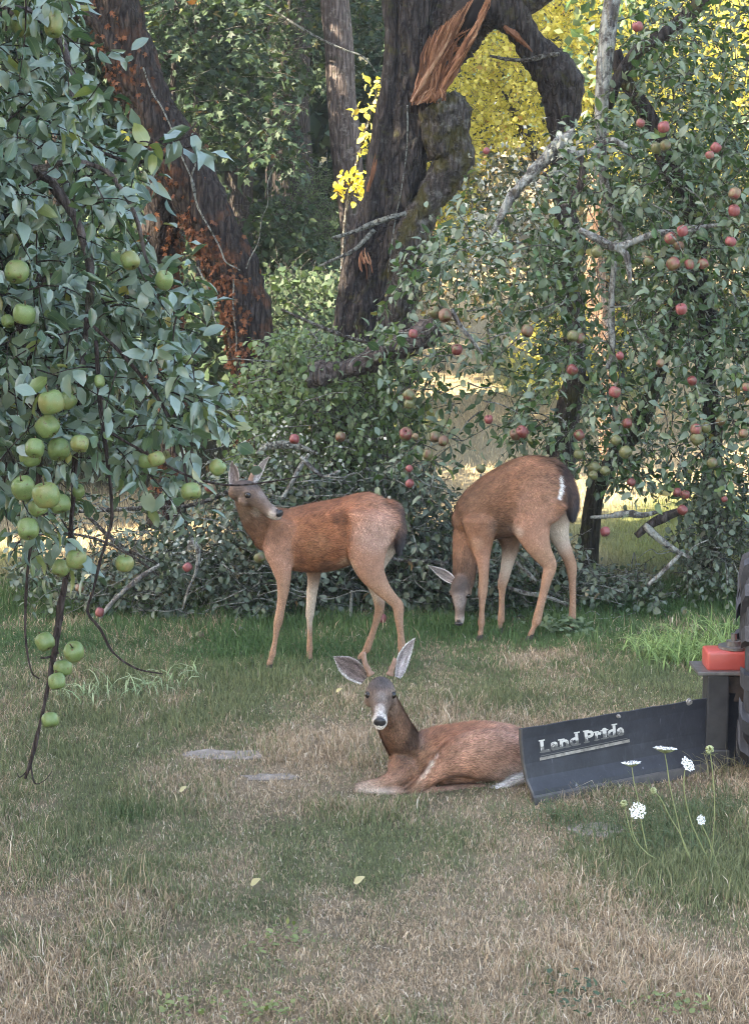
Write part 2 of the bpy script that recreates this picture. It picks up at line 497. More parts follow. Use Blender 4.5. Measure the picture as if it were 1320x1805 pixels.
def add_leaves(root, name, tm, P, D, Nn, L, mat, n_parts=300, rnd=None, many='leaves'):
    """the nearest leaves in the frame as parts, the rest as one part"""
    px, py, f = project_np(P)
    inf = (px > 5) & (px < 1315) & (py > 5) & (py < 1800)
    size = np.where(inf, L / f, 0)
    near = np.where(inf, 1.0 / np.maximum(P[:, 1], .1), 0) * (0.7 + 0.3 * L / L.max())
    order = np.argsort(-near)
    pick = order[:n_parts] if n_parts else order[:0]
    pick = pick[near[pick] > 0]
    rest = np.setdiff1d(np.arange(len(P)), pick)
    if len(pick):
        mes = [np_mesh(name, V, T, {'rnd': np.zeros(len(V)), 'edge': e}) for V, T, e in tm]
        X, Y, Z = frames(D[pick], Nn[pick])
        off = np.array(root.location)
        for i, k in enumerate(pick):
            o = bpy.data.objects.new(name, mes[i % len(mes)])
            if not o.data.materials: o.data.materials.append(mat)
            COL.objects.link(o); o.parent = root
            s = L[k]; p = P[k] - off
            o.matrix_local = Matrix(((X[i, 0] * s, Y[i, 0] * s, Z[i, 0] * s, p[0]), (X[i, 1] * s, Y[i, 1] * s, Z[i, 1] * s, p[1]), (X[i, 2] * s, Y[i, 2] * s, Z[i, 2] * s, p[2]), (0, 0, 0, 1)))
    if not len(rest): return None
    me = scatter_mesh(many, tm, P[rest], D[rest], Nn[rest], L[rest], None if rnd is None else rnd[rest])
    return link(many, me, mat, root, 'stuff')

def twigs(P0, D0, LEN, nl, droop=0.35, r=0.003, wob=0.15, lsize=(0.05, 0.08), out=0.8, t0=0.15, hang=0.35, up=0.9, rs=0.5):
    """K twigs with leaves set round them; returns tube V, T, rnd and leaf P, D, N, L"""
    K = len(P0)
    ts = np.linspace(0, 1, 5)
    side = unit(K) * wob
    def path(t):
        return P0[:, None] + LEN[:, None, None] * (D0[:, None] * t[..., None] + side[:, None] * (t * (1 - t))[..., None] * 2 + np.array([0, 0, -1.0]) * droop * (t ** 2)[..., None])
    T5 = np.tile(ts, (K, 1))
    C = path(T5)
    tan = np.gradient(C, axis=1); tan /= np.linalg.norm(tan, axis=2, keepdims=True) + 1e-9
    u = np.cross(tan, np.array([0.31, 0.52, 0.79])); u /= np.linalg.norm(u, axis=2, keepdims=True) + 1e-9
    w = np.cross(tan, u)
    rr = r * (1 - 0.65 * ts)[None, :, None] * (0.7 + 0.6 * RNG.random((K, 1, 1)))
    ring = np.stack([C + rr * (math.cos(a) * u + math.sin(a) * w) for a in (0, 2.094, 4.189)], 2)   # K,5,3,3
    V = ring.reshape(-1, 3)
    i, j, k = np.meshgrid(np.arange(K), np.arange(4), np.arange(3), indexing='ij')
    a = i * 15 + j * 3 + k; b = i * 15 + j * 3 + (k + 1) % 3
    T = np.concatenate([np.stack([a, b, b + 3], -1).reshape(-1, 3), np.stack([a, b + 3, a + 3], -1).reshape(-1, 3)])
    rnd = np.repeat(RNG.random(K), 15)
    # leaves
    tl = t0 + (1 - t0) * (np.arange(nl) + RNG.random((K, nl)) * 0.8) / nl
    tl[:, -1] = 1.0
    LP = path(tl)
    tn = path(np.clip(tl + .02, 0, 1.05)) - path(tl - .02)
    tn /= np.linalg.norm(tn, axis=2, keepdims=True) + 1e-9
    ph = np.arange(nl)[None] * 2.4 + RNG.random((K, 1)) * 6.28
    uu = np.cross(tn, np.array([0.31, 0.52, 0.79])); uu /= np.linalg.norm(uu, axis=2, keepdims=True) + 1e-9
    ww = np.cross(tn, uu)
    rad = np.cos(ph)[..., None] * uu + np.sin(ph)[..., None] * ww
    D = tn * 0.55 + rad * out + np.array([0, 0, -hang]) + RNG.normal(size=LP.shape) * 0.25
    D /= np.linalg.norm(D, axis=2, keepdims=True)
    Nn = np.array([0, 0, up]) + RNG.normal(size=LP.shape) * rs + tn * 0.3
    L = RNG.uniform(lsize[0], lsize[1], (K, nl)) * (0.75 + 0.25 * RNG.random((K, nl)))
    LP = LP + D * 0.012
    return V, T, rnd, LP.reshape(-1, 3), D.reshape(-1, 3), Nn.reshape(-1, 3), L.reshape(-1)

def in_poly(x, y, poly):
    c = np.zeros(len(x), bool); n = len(poly)
    for i in range(n):
        x1, y1 = poly[i]; x2, y2 = poly[(i + 1) % n]
        hit = ((y1 > y) != (y2 > y)) & (x < (x2 - x1) * (y - y1) / (y2 - y1 + 1e-9) + x1)
        c ^= hit
    return c

def sample_poly(polys, n, holes=(), seed=0, clump=0.0, cscale=0.012):
    """n pixel points in the union of (polygon, weight)"""
    xs = [p[0] for pl, w in polys for p in pl]; ys = [p[1] for pl, w in polys for p in pl]
    out = np.zeros((0, 2))
    rng = np.random.default_rng(seed)
    while len(out) < n:
        q = np.stack([rng.uniform(min(xs), max(xs), 6 * n), rng.uniform(min(ys), max(ys), 6 * n)], 1)
        w = np.zeros(len(q))
        for pl, k in polys:
            w = np.maximum(w, in_poly(q[:, 0], q[:, 1], pl) * k)
        for pl, k in holes:
            w = np.where(in_poly(q[:, 0], q[:, 1], pl), w * k, w)
        if clump > 0:
            w = w * (1 - clump + clump * sstep(0.35, 0.6, fbm(q, cscale, 2, seed)))
        q = q[rng.random(len(q)) < w]
        out = np.concatenate([out, q])
    return out[:n]

def foliage(root, polys, n, Y, nl, lsize, tm, mat, twig_mat, tlen=(0.12, 0.3), n_parts=300, holes=(), seed=1, clump=0.35, droop=0.35, out_from=None, r=0.003, cscale=0.012, leaf_name='leaf', **kw):
    q = sample_poly(polys, n, holes, seed, clump, cscale)
    Yd = RNG.uniform(Y[0], Y[1], n)
    P0 = at_np(q[:, 0], q[:, 1], Yd)
    ok = P0[:, 2] > gz_np(P0[:, 0], P0[:, 1]) + 0.02
    P0 = P0[ok]
    D0 = unit(len(P0)) + np.array([0, -0.35, 0.05])
    if out_from is not None:
        d = P0 - np.array(out_from); D0 = D0 + 0.6 * d / (np.linalg.norm(d, axis=1, keepdims=True) + 1e-9)
    D0 /= np.linalg.norm(D0, axis=1, keepdims=True)
    LEN = RNG.uniform(tlen[0], tlen[1], len(P0))
    V, T, rn, LP, LD, LN, LL = twigs(P0 - D0 * LEN[:, None] * 0.5, D0, LEN, nl, droop, r, lsize=lsize, **kw)
    g = gz_np(LP[:, 0], LP[:, 1])
    ok = LP[:, 2] > g + 0.01
    link('twigs', np_mesh('twigs', V, T, {'rnd': rn}), twig_mat, root, 'stuff')
    add_leaves(root, leaf_name, tm, LP[ok], LD[ok], LN[ok], LL[ok], mat, n_parts)

def crown_cloud(n, c, rad, L, seed=0, lumps=9, shell=0.55):
    """leaf positions of a crown made of lumps round c"""
    rng = np.random.default_rng(seed)
    c = np.array(c); rad = np.array(rad)
    lc = rng.normal(size=(lumps, 3)); lc /= np.linalg.norm(lc, axis=1, keepdims=True)
    lc = lc * rng.uniform(0.35, 0.8, (lumps, 1))
    k = rng.integers(0, lumps, n)
    d = unit(n, rng) * rng.uniform(shell, 1.0, (n, 1))
    P = c + (lc[k] + d * rng.uniform(0.28, 0.5, lumps)[k][:, None]) * rad
    Nn = d + np.array([0, 0, 0.8]) + rng.normal(size=(n, 3)) * 0.4
    D = unit(n, rng) + np.array([0, 0, -0.5]) + d * 0.5
    return P, D, Nn, L * rng.uniform(0.65, 1.15, n)

# ------------------------------------------------------------------ ground
def lawn_mix(x, y):
    """green share and moisture tone of the grass at (x, y)"""
    P = np.stack([x, y], 1)
    n1 = fbm(P * np.array([1, 0.75]), 1.7, 4, 21)
    n2 = fbm(P * np.array([1, 0.6]), 6.5, 4, 22)
    t = 0.34 + 0.10 * sstep(4.6, 5.6, y) + 0.02 * sstep(6, 7, y) + 0.24 * sstep(6.6, 8.4, y) + 0.12 * sstep(8.3, 9.4, y) - 0.25 * sstep(11.0, 13.5, y)
    g = t + 0.85 * (n1 - 0.5) + 0.75 * (n2 - 0.5)
    for bx, by, br, bv in [(1.15, 5.3, .45, .35), (-.15, 5.85, .35, .30), (-1.05, 6.0, .45, .22), (1.25, 6.0, .4, .2), (0.55, 5.1, .3, -.3), (.9, 4.5, .5, -.25), (1.3, 5.0, .3, -.3),
                           (-.45, 6.65, .35, -.35), (-.15, 4.9, .5, -.15), (.85, 8.6, .35, -.35), (.55, 7.5, .5, -.2), (-.55, 7.2, .4, -.2)]:
        g = g + bv * np.exp(-((x - bx) ** 2 + ((y - by) * 0.8) ** 2) / (br * br))
    return np.clip(g, 0, 1)

def field_w(x, y):
    """share of dry field (the rest is wood floor) beyond the lawn"""
    edge = -0.6 + 0.10 * (y - 16)
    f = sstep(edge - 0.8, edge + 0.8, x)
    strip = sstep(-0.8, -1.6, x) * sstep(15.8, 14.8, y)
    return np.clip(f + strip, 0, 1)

def ground_col(x, y):
    g = lawn_mix(x, y)
    P = np.stack([x, y], 1)
    k = fbm(P, 9, 3, 4)[:, None]
    tan = np.array([0.30, 0.232, 0.158]) * (0.6 + 0.8 * k)
    grn = np.array([0.145, 0.145, 0.078]) * (0.6 + 0.8 * k)
    c = tan + (grn - tan) * sstep(0.2, 0.8, g)[:, None]
    straw = np.array([0.46, 0.37, 0.23]) * (0.8 + 0.4 * k)
    fy = np.array([0.21, 0.23, 0.08]) * (0.8 + 0.4 * k)
    far = straw + (fy - straw) * sstep(0.5, 0.65, fbm(P, .35, 2, 9) - 0.12 * sstep(13.5, 15, y) + .1 * sstep(13, 11.5, y))[:, None]
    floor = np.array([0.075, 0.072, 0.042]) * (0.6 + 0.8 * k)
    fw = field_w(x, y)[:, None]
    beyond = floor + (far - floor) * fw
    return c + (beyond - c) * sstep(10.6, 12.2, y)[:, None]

xs = np.concatenate([np.linspace(-60, -5, 40)[:-1], np.linspace(-5, 5, 201), np.linspace(5, 60, 40)[1:]])
ys = np.concatenate([np.linspace(-30, 2, 20)[:-1], np.linspace(2, 14, 241), np.linspace(14, 90, 90)[1:]])
gx, gy = np.meshgrid(xs, ys)
gx, gy = gx.ravel(), gy.ravel()
GV = np.stack([gx, gy, gz_np(gx, gy)], 1)
nx = len(xs)
i, j = np.meshgrid(np.arange(len(ys) - 1), np.arange(nx - 1), indexing='ij')
a = (i * nx + j).ravel()
GT = np.concatenate([np.stack([a, a + 1, a + nx + 1], 1), np.stack([a, a + nx + 1, a + nx], 1)])
m, nt, b = mat_new('soil')
c = mix(nt, 0.7, attr(nt, 'tint', 'Color'), ramp(nt, tex_noise(nt, 60, 6, position(nt), 0.75), [(0.3, (0.45, 0.45, 0.45)), (0.7, (1.3, 1.28, 1.25))]), 'MULTIPLY')
nt.links.new(c, b.inputs['Base Color'])
b.inputs['Roughness'].default_value = 0.95
b.inputs['Specular IOR Level'].default_value = 0.1
bump(nt, b, tex_noise(nt, 120, 5, position(nt)), 0.8, 0.02)
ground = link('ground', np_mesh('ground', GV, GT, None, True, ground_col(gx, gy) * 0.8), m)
tag(ground, 'rough shaded lawn of mown dry and green grass rising into a pale field behind', None, None, 'structure')

# grass blades ------------------------------------------------------
def blade_mesh(name, P, H, Wd, lean, col, seg=2, rng=RNG):
    n = len(P)
    az = rng.uniform(0, 6.28, n)
    fx = np.stack([np.cos(az), np.sin(az), np.zeros(n)], 1)
    la = rng.uniform(0, 6.28, n)
    ld = np.stack([np.cos(la), np.sin(la), np.zeros(n)], 1)
    up = np.array([0, 0, 1.0])
    mid = P + H[:, None] * (0.55 * up * np.cos(lean * 0.5)[:, None] + 0.45 * ld * np.sin(lean * 0.6)[:, None])
    tip = P + H[:, None] * (up * np.cos(lean)[:, None] + ld * np.sin(lean)[:, None] * 0.9)
    w = fx * Wd[:, None] * 0.5
    V = np.stack([P - w, P + w, mid - w * 0.85, mid + w * 0.85, tip], 1).reshape(-1, 3)
    o = (np.arange(n) * 5)[:, None, None]
    T = (np.array([[0, 1, 3], [0, 3, 2], [2, 3, 4]])[None] + o).reshape(-1, 3)
    return np_mesh(name, V, T, None, False, np.repeat(col, 5, 0))

m, nt, b = mat_new('grass_blade')
tc = attr(nt, 'tint', 'Color')
nt.links.new(tc, b.inputs['Base Color'])
b.inputs['Roughness'].default_value = 0.6
b.inputs['Specular IOR Level'].default_value = 0.25
t = N(nt, 'ShaderNodeBsdfTranslucent'); nt.links.new(tc, t.inputs['Color'])
mx = N(nt, 'ShaderNodeMixShader'); mx.inputs[0].default_value = 0.25
nt.links.new(b.outputs[0], mx.inputs[1]); nt.links.new(t.outputs[0], mx.inputs[2])
nt.links.new(mx.outputs[0], nt.nodes['Material Output'].inputs['Surface'])
M['blade'] = m

SLABS = [(392, 1332, 82, 13), (480, 1371, 62, 8), (1045, 1464, 56, 16)]
def lawn():
    n = 640000
    u = RNG.random(n)
    y = 3.6 + (10.9 - 3.6) * u ** 0.95
    x = RNG.uniform(-1, 1, n) * (0.235 * y + 0.22)
    keep = RNG.random(n) < np.clip(1.25 - 0.07 * y, .5, 1)
    x, y = x[keep], y[keep]
    cl = fbm(np.stack([x, y], 1), 16, 2, 77)
    keep = RNG.random(len(x)) < 0.45 + 0.9 * sstep(0.3, 0.62, cl)
    x, y, cl = x[keep], y[keep], cl[keep]
    for (sx, sy, sw, sh) in SLABS:
        p = gat(sx, sy); rx = sw * p.y / F_PX * .95; ry = sh / F_PX * p.y * p.y / 2 * 0.95
        e = ((x - p.x) / rx) ** 2 + ((y - p.y) / ry) ** 2
        k = (e > 0.7 + .5 * RNG.random(len(x))) | (RNG.random(len(x)) < 0.45)
        x, y, cl = x[k], y[k], cl[k]
    n = len(x)
    P = np.stack([x, y, gz_np(x, y) - 0.003], 1)
    g = lawn_mix(x, y)
    isg = RNG.random(n) < sstep(0.02, 0.92, g + RNG.normal(0, .12, n))
    tuft = fbm(P[:, :2], 2.6, 2, 55)
    H = np.where(isg, RNG.uniform(.020, .045, n), RNG.uniform(.018, .050, n)) * (0.6 + 0.9 * sstep(.35, .7, tuft))
    tall = sstep(8.6, 9.3, y)
    H = H * (1 + 0.9 * tall * RNG.random(n)) * np.where(RNG.random(n) < 0.03, 1.8, 1)
    for (qx, qy, rx_, ry_, hk) in [(668, 1398, .17, .13, .38), (790, 1394, .28, .12, .7)]:   # grass pressed flat by the resting deer
        q = gat(qx, qy)
        e = ((x - q.x) / rx_) ** 2 + ((y - q.y) / ry_) ** 2
        H = H * (hk + (1 - hk) * sstep(.5, 1.4, e))
    lean = np.where(isg, np.abs(RNG.normal(0.45, .3, n)), np.abs(RNG.normal(0.95, .38, n)))
    W = RNG.uniform(.002, .0038, n) * (1 + 0.5 * sstep(6, 9.5, y))
    v = RNG.uniform(.6, 1.4, (n, 1))
    hue = RNG.random((n, 1))
    tn = (np.array([.55, .42, .285]) * hue + np.array([.30, .215, .138]) * (1 - hue)) * v
    pale = RNG.random((n, 1)) < 0.10
    tn = np.where(pale, np.array([.66, .56, .44]) * v, tn)
    gr = (np.array([.225, .230, .115]) * hue + np.array([.135, .165, .078]) * (1 - hue)) * v
    lush = sstep(7.8, 9.2, y)[:, None] * sstep(.3, .6, g)[:, None]
    gr = gr + (np.array([.095, .160, .060]) * v - gr) * lush
    col = np.where(isg[:, None], gr, tn)
    o = link('lawn_grass', blade_mesh('lawn_grass', P, H, W, lean, col), M['blade'])
    tag(o, 'short patchy green and straw coloured grass of the shaded lawn', None, None, 'stuff')
    # field beyond, and rough grass on the wood floor
    n = 70000
    y = 10.7 + (30 - 10.7) * RNG.random(n) ** 1.6
    x = RNG.uniform(-1, 1, n) * (0.235 * y + 1.0)
    P = np.stack([x, y, gz_np(x, y) - .004], 1)
    fw = field_w(x, y)
    v = RNG.uniform(.7, 1.3, (n, 1))
    base = ground_col(x, y)
    col = base * v * 1.05
    H = RNG.uniform(.04, .10, n) * (1 + 0.5 * (1 - fw))
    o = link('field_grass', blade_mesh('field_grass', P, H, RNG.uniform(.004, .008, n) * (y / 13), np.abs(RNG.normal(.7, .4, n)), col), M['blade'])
    tag(o, 'dry straw coloured grass of the sunlit field behind the apple trees', None, None, 'stuff')
lawn()
# ------------------------------------------------------------------ background wood and hills
def cloud_obj(name, label, clouds, tm, mat):
    P, D, Nn, L = (np.concatenate([c[k] for c in clouds]) for k in range(4))
    o = link(name, scatter_mesh(name, tm, P, D, Nn, L), mat)
    return tag(o, label, None, None, 'stuff')

# unseen tree crowns added at left to shade the lawn and the wood
cl = []
for k, (tx, ty, h) in enumerate([(-13, -13, 21), (-14, -9, 22), (-12.5, -5.5, 21), (-13.5, -2, 22), (-13, 1.2, 21), (-13, 3.6, 20)]):
    cl.append(crown_cloud(3200, (tx, ty, h * 0.5), (2.6, 3.2, h * 0.56), 1.0, 300 + k, 22, .2))
for k, (tx, ty, h) in enumerate([(-8, 13.8, 7.6), (-8.5, 16.5, 8), (-8, 19.5, 8), (-7, 22.5, 8), (-5.6, 15.6, 5.2), (-5.4, 14.0, 5.2), (-5.5, 18.2, 5.4), (-5.0, 20.6, 5.4), (-5.6, 12.3, 5.5)]):
    cl.append(crown_cloud(1700, (tx, ty, h * 0.5), ((.85 if ty < 14.5 else 1.25), (.85 if ty < 14.5 else 1.5), h * 0.56), 0.5, 330 + k, 16, .2))
cloud_obj('shade_treeline', 'unseen row of tree crowns added at left to shade the lawn and the wood', cl, SMALL_T, M['wood_leaf'])
# dark wood far behind
cl = []
for k in range(26):
    tx = -16 + 34 * (k + RNG.random()) / 26
    cl.append(crown_cloud(750, (tx, RNG.uniform(33, 40), RNG.uniform(5, 9)), (3.2, 2.4, 6.5), 0.55, 400 + k, 9))
for k in range(16):
    tx = -9 + 9.0 * (k + RNG.random()) / 16
    cl.append(crown_cloud(1000, (tx, RNG.uniform(24, 29), RNG.uniform(3, 7)), (1.7, 1.7, 4.2), 0.33, 440 + k, 9))
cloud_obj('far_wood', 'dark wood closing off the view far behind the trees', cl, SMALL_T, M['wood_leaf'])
cl = []  # canopy above the view, added to darken the wood below
for k, (tx, ty, tz, rx) in enumerate([(-.9, 17.6, 6.4, 1.9), (-3.0, 19.6, 7.0, 2.0), (-1.4, 21.2, 7.4, 1.8), (-4.6, 21.4, 7.2, 2.0), (-2.8, 23.5, 8.0, 2.2), (-2.3, 16.0, 6.0, 1.5), (-4.2, 15.6, 6.5, 1.3)]):
    cl.append(crown_cloud(900, (tx, ty, tz), (rx, rx, 1.1), .3, 370 + k, 10, .2))
cloud_obj('shade_canopy', 'unseen leafy canopy added over the wood to block the sky light', cl, SMALL_T, M['wood_leaf'])
# wood trees; crowns above and left of view are added for shade
def forest_tree(x, y, h, r, cr, cz, label, seed, n=700, mat='wood_leaf', bark='bark_old', leaf=0.34, lean=(0, 0)):
    root = empty('forest_tree', (x, y, gz(x, y)), label, 'tree', 'trees of the wood behind')
    z0 = gz(x, y)
    P = np.array([[x + lean[0] * t + .06 * math.sin(9 * t + seed), y + lean[1] * t, z0 - .1 + h * t] for t in np.linspace(0, 1, 14)])
    link('trunk', np_mesh('trunk', *tube(P, r * (1.25 - .75 * np.linspace(0, 1, 14)) + r * .5 * np.exp(-np.linspace(0, 1, 14) * 20), 14, .14, 5, seed)), M[bark], root)
    if n:
        P, D, Nn, L = crown_cloud(n, (x + lean[0] * .8, y + lean[1] * .8, cz), cr, leaf, seed)
        link('crown', scatter_mesh('crown', SMALL_T, P, D, Nn, L), M[mat], root, 'stuff')
    return root
def px_trunk(px, Y): return at(px, 500, Y).x
forest_tree(px_trunk(518, 21), 21, 9, .30, (3.0, 2.4, 2.6), 7.6, 'dark furrowed trunk in deep shade between the ivied and the grey trunk', 1, 900)
forest_tree(-3.4, 18.5, 7, .2, (1.7, 1.7, 1.2), 4.6, 'tree with a crown added for shade, hidden at left behind the green apple tree', 2, 1100)
forest_tree(-4.6, 16.2, 7, .2, (1.9, 1.9, 2.4), 3.9, 'unseen tree added left of the ivied trunk to shade the wood', 3, 1300)
forest_tree(-1.9, 24, 9, .2, (2.4, 2.2, 3.4), 6.0, 'slim dark tree far inside the wood beside the deep shade', 4, 1000)

# grey trunk between the dark wood and the hollow tree
root = empty('grey_tree', gat(640, 960), 'tall grey slightly curved trunk standing left of the hollow apple tree', 'tree')
root.location.y = 17
pp = [(655, 760, 30), (645, 620, 27), (632, 480, 26), (622, 380, 25), (612, 280, 26), (603, 180, 25), (598, 90, 24), (590, 0, 24), (578, -120, 22), (560, -300, 16), (545, -480, 10)]
link('trunk', np_mesh('trunk', *limb(pp, 16.5, 8, 16, .12, 7, 5)), M['bark_grey'], root)
P, D, Nn, L = crown_cloud(900, at(560, -330, 16.5), (1.9, 1.7, 1.5), .25, 55)
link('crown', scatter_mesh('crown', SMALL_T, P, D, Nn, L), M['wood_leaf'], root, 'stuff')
a = Acc()
a.add(*limb([(455, 0, 1.5), (540, 55, 2.2), (600, 85, 2), (640, 100, 1.5), (665, 130, 1)], 16.2, 6, 5, 0, 8, 2))
link('dead_branch', a.mesh('dead_branch'), M['twig_lichen'], root)

# vine maples in front of the dark wood
def maple(px0, Y, polys, n, label, seed, stems, mat='maple_leaf', parts=150):
    g = gz(at(px0, 500, Y).x, Y)
    root = empty('maple_sapling', (at(px0, 500, Y).x, Y, g), label, 'tree', 'young maples in the wood edge')
    for s in stems:
        link('stem', np_mesh('stem', *limb(s, Y, 6, 6, .1, 8, seed)), M['bark_old'], root)
    foliage(root, polys, n, (Y - 1.0, Y + 1.2), 9, (.085, .135), MAPLE_T, M[mat], M['twig'], (.25, .55), parts, (), seed, .55, .15, hang=.2, up=1.1, rs=.45, r=.004, cscale=.014)
maple(330, 15.5, [([(205, -60), (420, -60), (500, 120), (540, 250), (520, 300), (440, 290), (330, 250), (290, 300), (230, 200)], 1.0)], 330,
      'layered young maple with drooping green leaves behind the ivied trunk', 61,
      [[(330, 700, 7), (320, 420, 6), (305, 200, 5), (310, 60, 4), (312, -80, 3)], [(345, 700, 6), (352, 380, 5), (345, 160, 4), (350, -60, 3)], [(262, 130, 5), (300, 95, 6), (360, 70, 6), (420, 62, 4), (470, 50, 2)]])
maple(560, 19, [([(440, -80), (700, -80), (690, 60), (640, 130), (600, 170), (540, 150), (520, 200), (470, 120)], 1.0)], 260,
      'shady green maple branch hanging across the grey trunk at the top', 62, [[(470, 420, 5), (480, 250, 5), (500, 100, 4), (520, -80, 4)]], parts=60)
maple(280, 18, [([(120, -60), (330, -60), (340, 150), (260, 260), (160, 240), (100, 100)], 1.0)], 200,
      'bright green maple in the gap between the left apple leaves and the ivied trunk', 63, [[(250, 700, 5), (245, 300, 5), (240, 0, 4)]], 'maple_leaf', parts=40)

# understory mound and shrubs on the wood floor
def shrub(name, label, polys, n, Y, mat, leaf, seed, base_px, group=None, tm=SMALL_T, parts=0, nl=8, tl=(.3, .6), clump=.4, twm='twig', cat='shrub', **kw):
    bx = at(base_px[0], 500, base_px[1]).x
    root = empty(name, (bx, base_px[1], gz(bx, base_px[1])), label, cat, group)
    foliage(root, polys, n, Y, nl, leaf, tm, M[mat], M[twm], tl, parts, (), seed, clump, **kw)
    return root
shrub('understory_shrub', 'rounded dark green shrub mound on the wood floor left of the grey trunk', [([(395, 640), (400, 430), (440, 360), (500, 330), (560, 370), (590, 440), (600, 640)], 1)], 620, (16.2, 18.5), 'under_leaf', (.07, .12), 71, (500, 17.3), 'shrubs of the wood floor')
shrub('understory_shrub', 'low olive green growth at the foot of the ivied trunk', [([(380, 660), (400, 540), (470, 470), (600, 470), (610, 660)], 1)], 380, (13.6, 15.5), 'under_leaf', (.06, .10), 72, (480, 14.5), 'shrubs of the wood floor')
shrub('understory_shrub', 'dim green bushes half hidden behind the left apple leaves', [([(120, 640), (150, 400), (260, 300), (330, 420), (400, 600), (390, 660)], 1)], 420, (13.5, 16.5), 'under_leaf', (.08, .13), 73, (270, 15), 'shrubs of the wood floor')
shrub('pale_weeds', 'wispy pale weeds standing in front of the dark wood beside the grey trunk', [([(470, 400), (500, 310), (570, 290), (600, 330), (600, 430)], 1)], 160, (16.5, 17.5), 'pale_leaf', (.05, .10), 74, (550, 17), None, BLADE_T, tl=(.3, .7), cat='weeds', up=.2, hang=-.3)

# sunlit yellow tree and the rusty hedge below it
root = empty('yellow_tree', (3.3, 23, gz(3.3, 23)), 'bright yellow leaved sunlit tree seen through the arch of the hollow trunk', 'tree')
link('trunk', np_mesh('trunk', *limb([(1080, 700, 22), (1075, 450, 20), (1060, 250, 16), (1040, 0, 12)], 23.3, 6, 10, .1, 6, 3)), M['bark_old'], root)
link('branch', np_mesh('branch', *limb([(1075, 450, 12), (960, 300, 9), (880, 150, 6)], 23.2, 6, 8, .1, 6, 4)), M['bark_old'], root)
foliage(root, [([(770, 330), (800, 60), (870, -120), (1450, -160), (1450, 260), (1300, 330), (1120, 320), (1010, 300), (960, 270), (870, 250), (840, 330)], 1.0), ([(700, 420), (730, 250), (840, 240), (850, 420)], .8)], 2700, (21.6, 24), 9, (.065, .115), SMALL_T, M['yellow_leaf'], M['twig'], (.3, .6), 0, [([(930, 60), (990, 60), (990, 110), (930, 110)], .3), ([(1110, -160), (1460, -160), (1460, 340), (1110, 340)], .45)], 81, .2, .2, hang=.3, up=.3, rs=.9)
shrub('rusty_hedge', 'tangled brown and orange hedge below the yellow tree', [([(730, 560), (760, 380), (850, 265), (960, 255), (1020, 320), (1120, 300), (1330, 300), (1450, 320), (1450, 560), (1100, 560), (1050, 520), (900, 560)], 1)], 900, (20.0, 22.5), 'hedge_leaf', (.06, .12), 82, (1000, 21.5), None, SMALL_T, tl=(.3, .6), cat='hedge', twm='twig_lichen')
shrub('field_bush', 'yellow green sunlit bush at the field edge behind the right apple tree', [([(900, 640), (930, 560), (1000, 530), (1110, 540), (1110, 640), (1000, 660)], 1)], 170, (19.5, 20.5), 'yellow_leaf', (.06, .10), 83, (1000, 20), None)
shrub('rusty_hedge', 'dark green bushes filling the right background under the yellow tree', [([(1080, 520), (1100, 250), (1250, 180), (1500, 180), (1500, 620), (1250, 600)], 1)], 620, (18, 20), 'under_leaf', (.08, .13), 84, (1250, 19), None, SMALL_T, tl=(.3, .6), cat='hedge')

# tan trunk in the sun behind the right apple tree
root = empty('tan_trunk_tree', (at(1055, 600, 15).x, 15, gz(at(1055, 600, 15).x, 15)), 'bare pinkish tan trunk catching the sun behind the right apple tree', 'tree')
link('trunk', np_mesh('trunk', *limb([(1075, 820, 20), (1068, 640, 18), (1055, 560, 18), (1048, 480, 18), (1050, 400, 17), (1056, 320, 15), (1060, 220, 12)], 15, 8, 12, .12, 9, 9)), M['bark_tan'], root)
P, D, Nn, L = crown_cloud(350, at(1075, 60, 15.3), (.8, .8, .8), .12, 91)
link('crown', scatter_mesh('crown', SMALL_T, P, D, Nn, L), M['orchard_leaf'], root, 'stuff')

# ------------------------------------------------------------------ ivied leaning tree
YI = 11.3
g0 = at(452, 760, YI)
root = empty('ivied_tree', (g0.x, YI, gz(g0.x, YI)), 'dark leaning trunk clad in dead rusty ivy at the left, forked low', 'tree')
mainp = [(475, 935, 46), (462, 760, 42), (448, 640, 40), (436, 560, 39), (412, 480, 38), (378, 400, 40), (335, 320, 42), (285, 230, 43), (248, 150, 42), (222, 70, 41), (200, -10, 40), (175, -120, 36), (150, -300, 28), (140, -480, 18)]
link('trunk', np_mesh('trunk', *limb(mainp, YI, 14, 52, .32, 7, 12)), M['bark_ivy'], root)
link('fork', np_mesh('fork', *limb([(296, 930, 34, 11.7), (298, 760, 31, 11.7), (292, 600, 29, 11.7), (287, 480, 29, 11.7), (284, 390, 30, 11.6), (300, 310, 30, 11.45), (322, 280, 24, 11.3)], YI, 12, 40, .3, 7, 13)), M['bark_ivy'], root)
link('branch', np_mesh('branch', *limb([(212, 100, 17), (190, 62, 15), (160, 30, 15), (120, 18, 13), (70, 40, 10), (10, 30, 7)], YI - .1, 8, 12, .25, 9, 14)), M['bark_ivy'], root)
for sd_, s in enumerate([[(255, 120, 3), (290, 200, 3), (330, 300, 3), (360, 380, 3), (395, 455, 3), (425, 480, 2.5)], [(340, 262, 3), (342, 330, 3), (358, 390, 2.5)], [(415, 490, 3), (412, 540, 3), (417, 620, 2)],
                        [(350, 470, 3.5), (378, 540, 3), (392, 590, 2)], [(432, 470, 2.5), (455, 420, 2), (470, 350, 1.6), (488, 290, 1)]]):
    link('vine_stem', np_mesh('vine_stem', *limb([(p[0], p[1], p[2] * .5) for p in s], YI - .19, 8, 6, .1, 9, sd_, .06)), M['twig_lichen'], root)
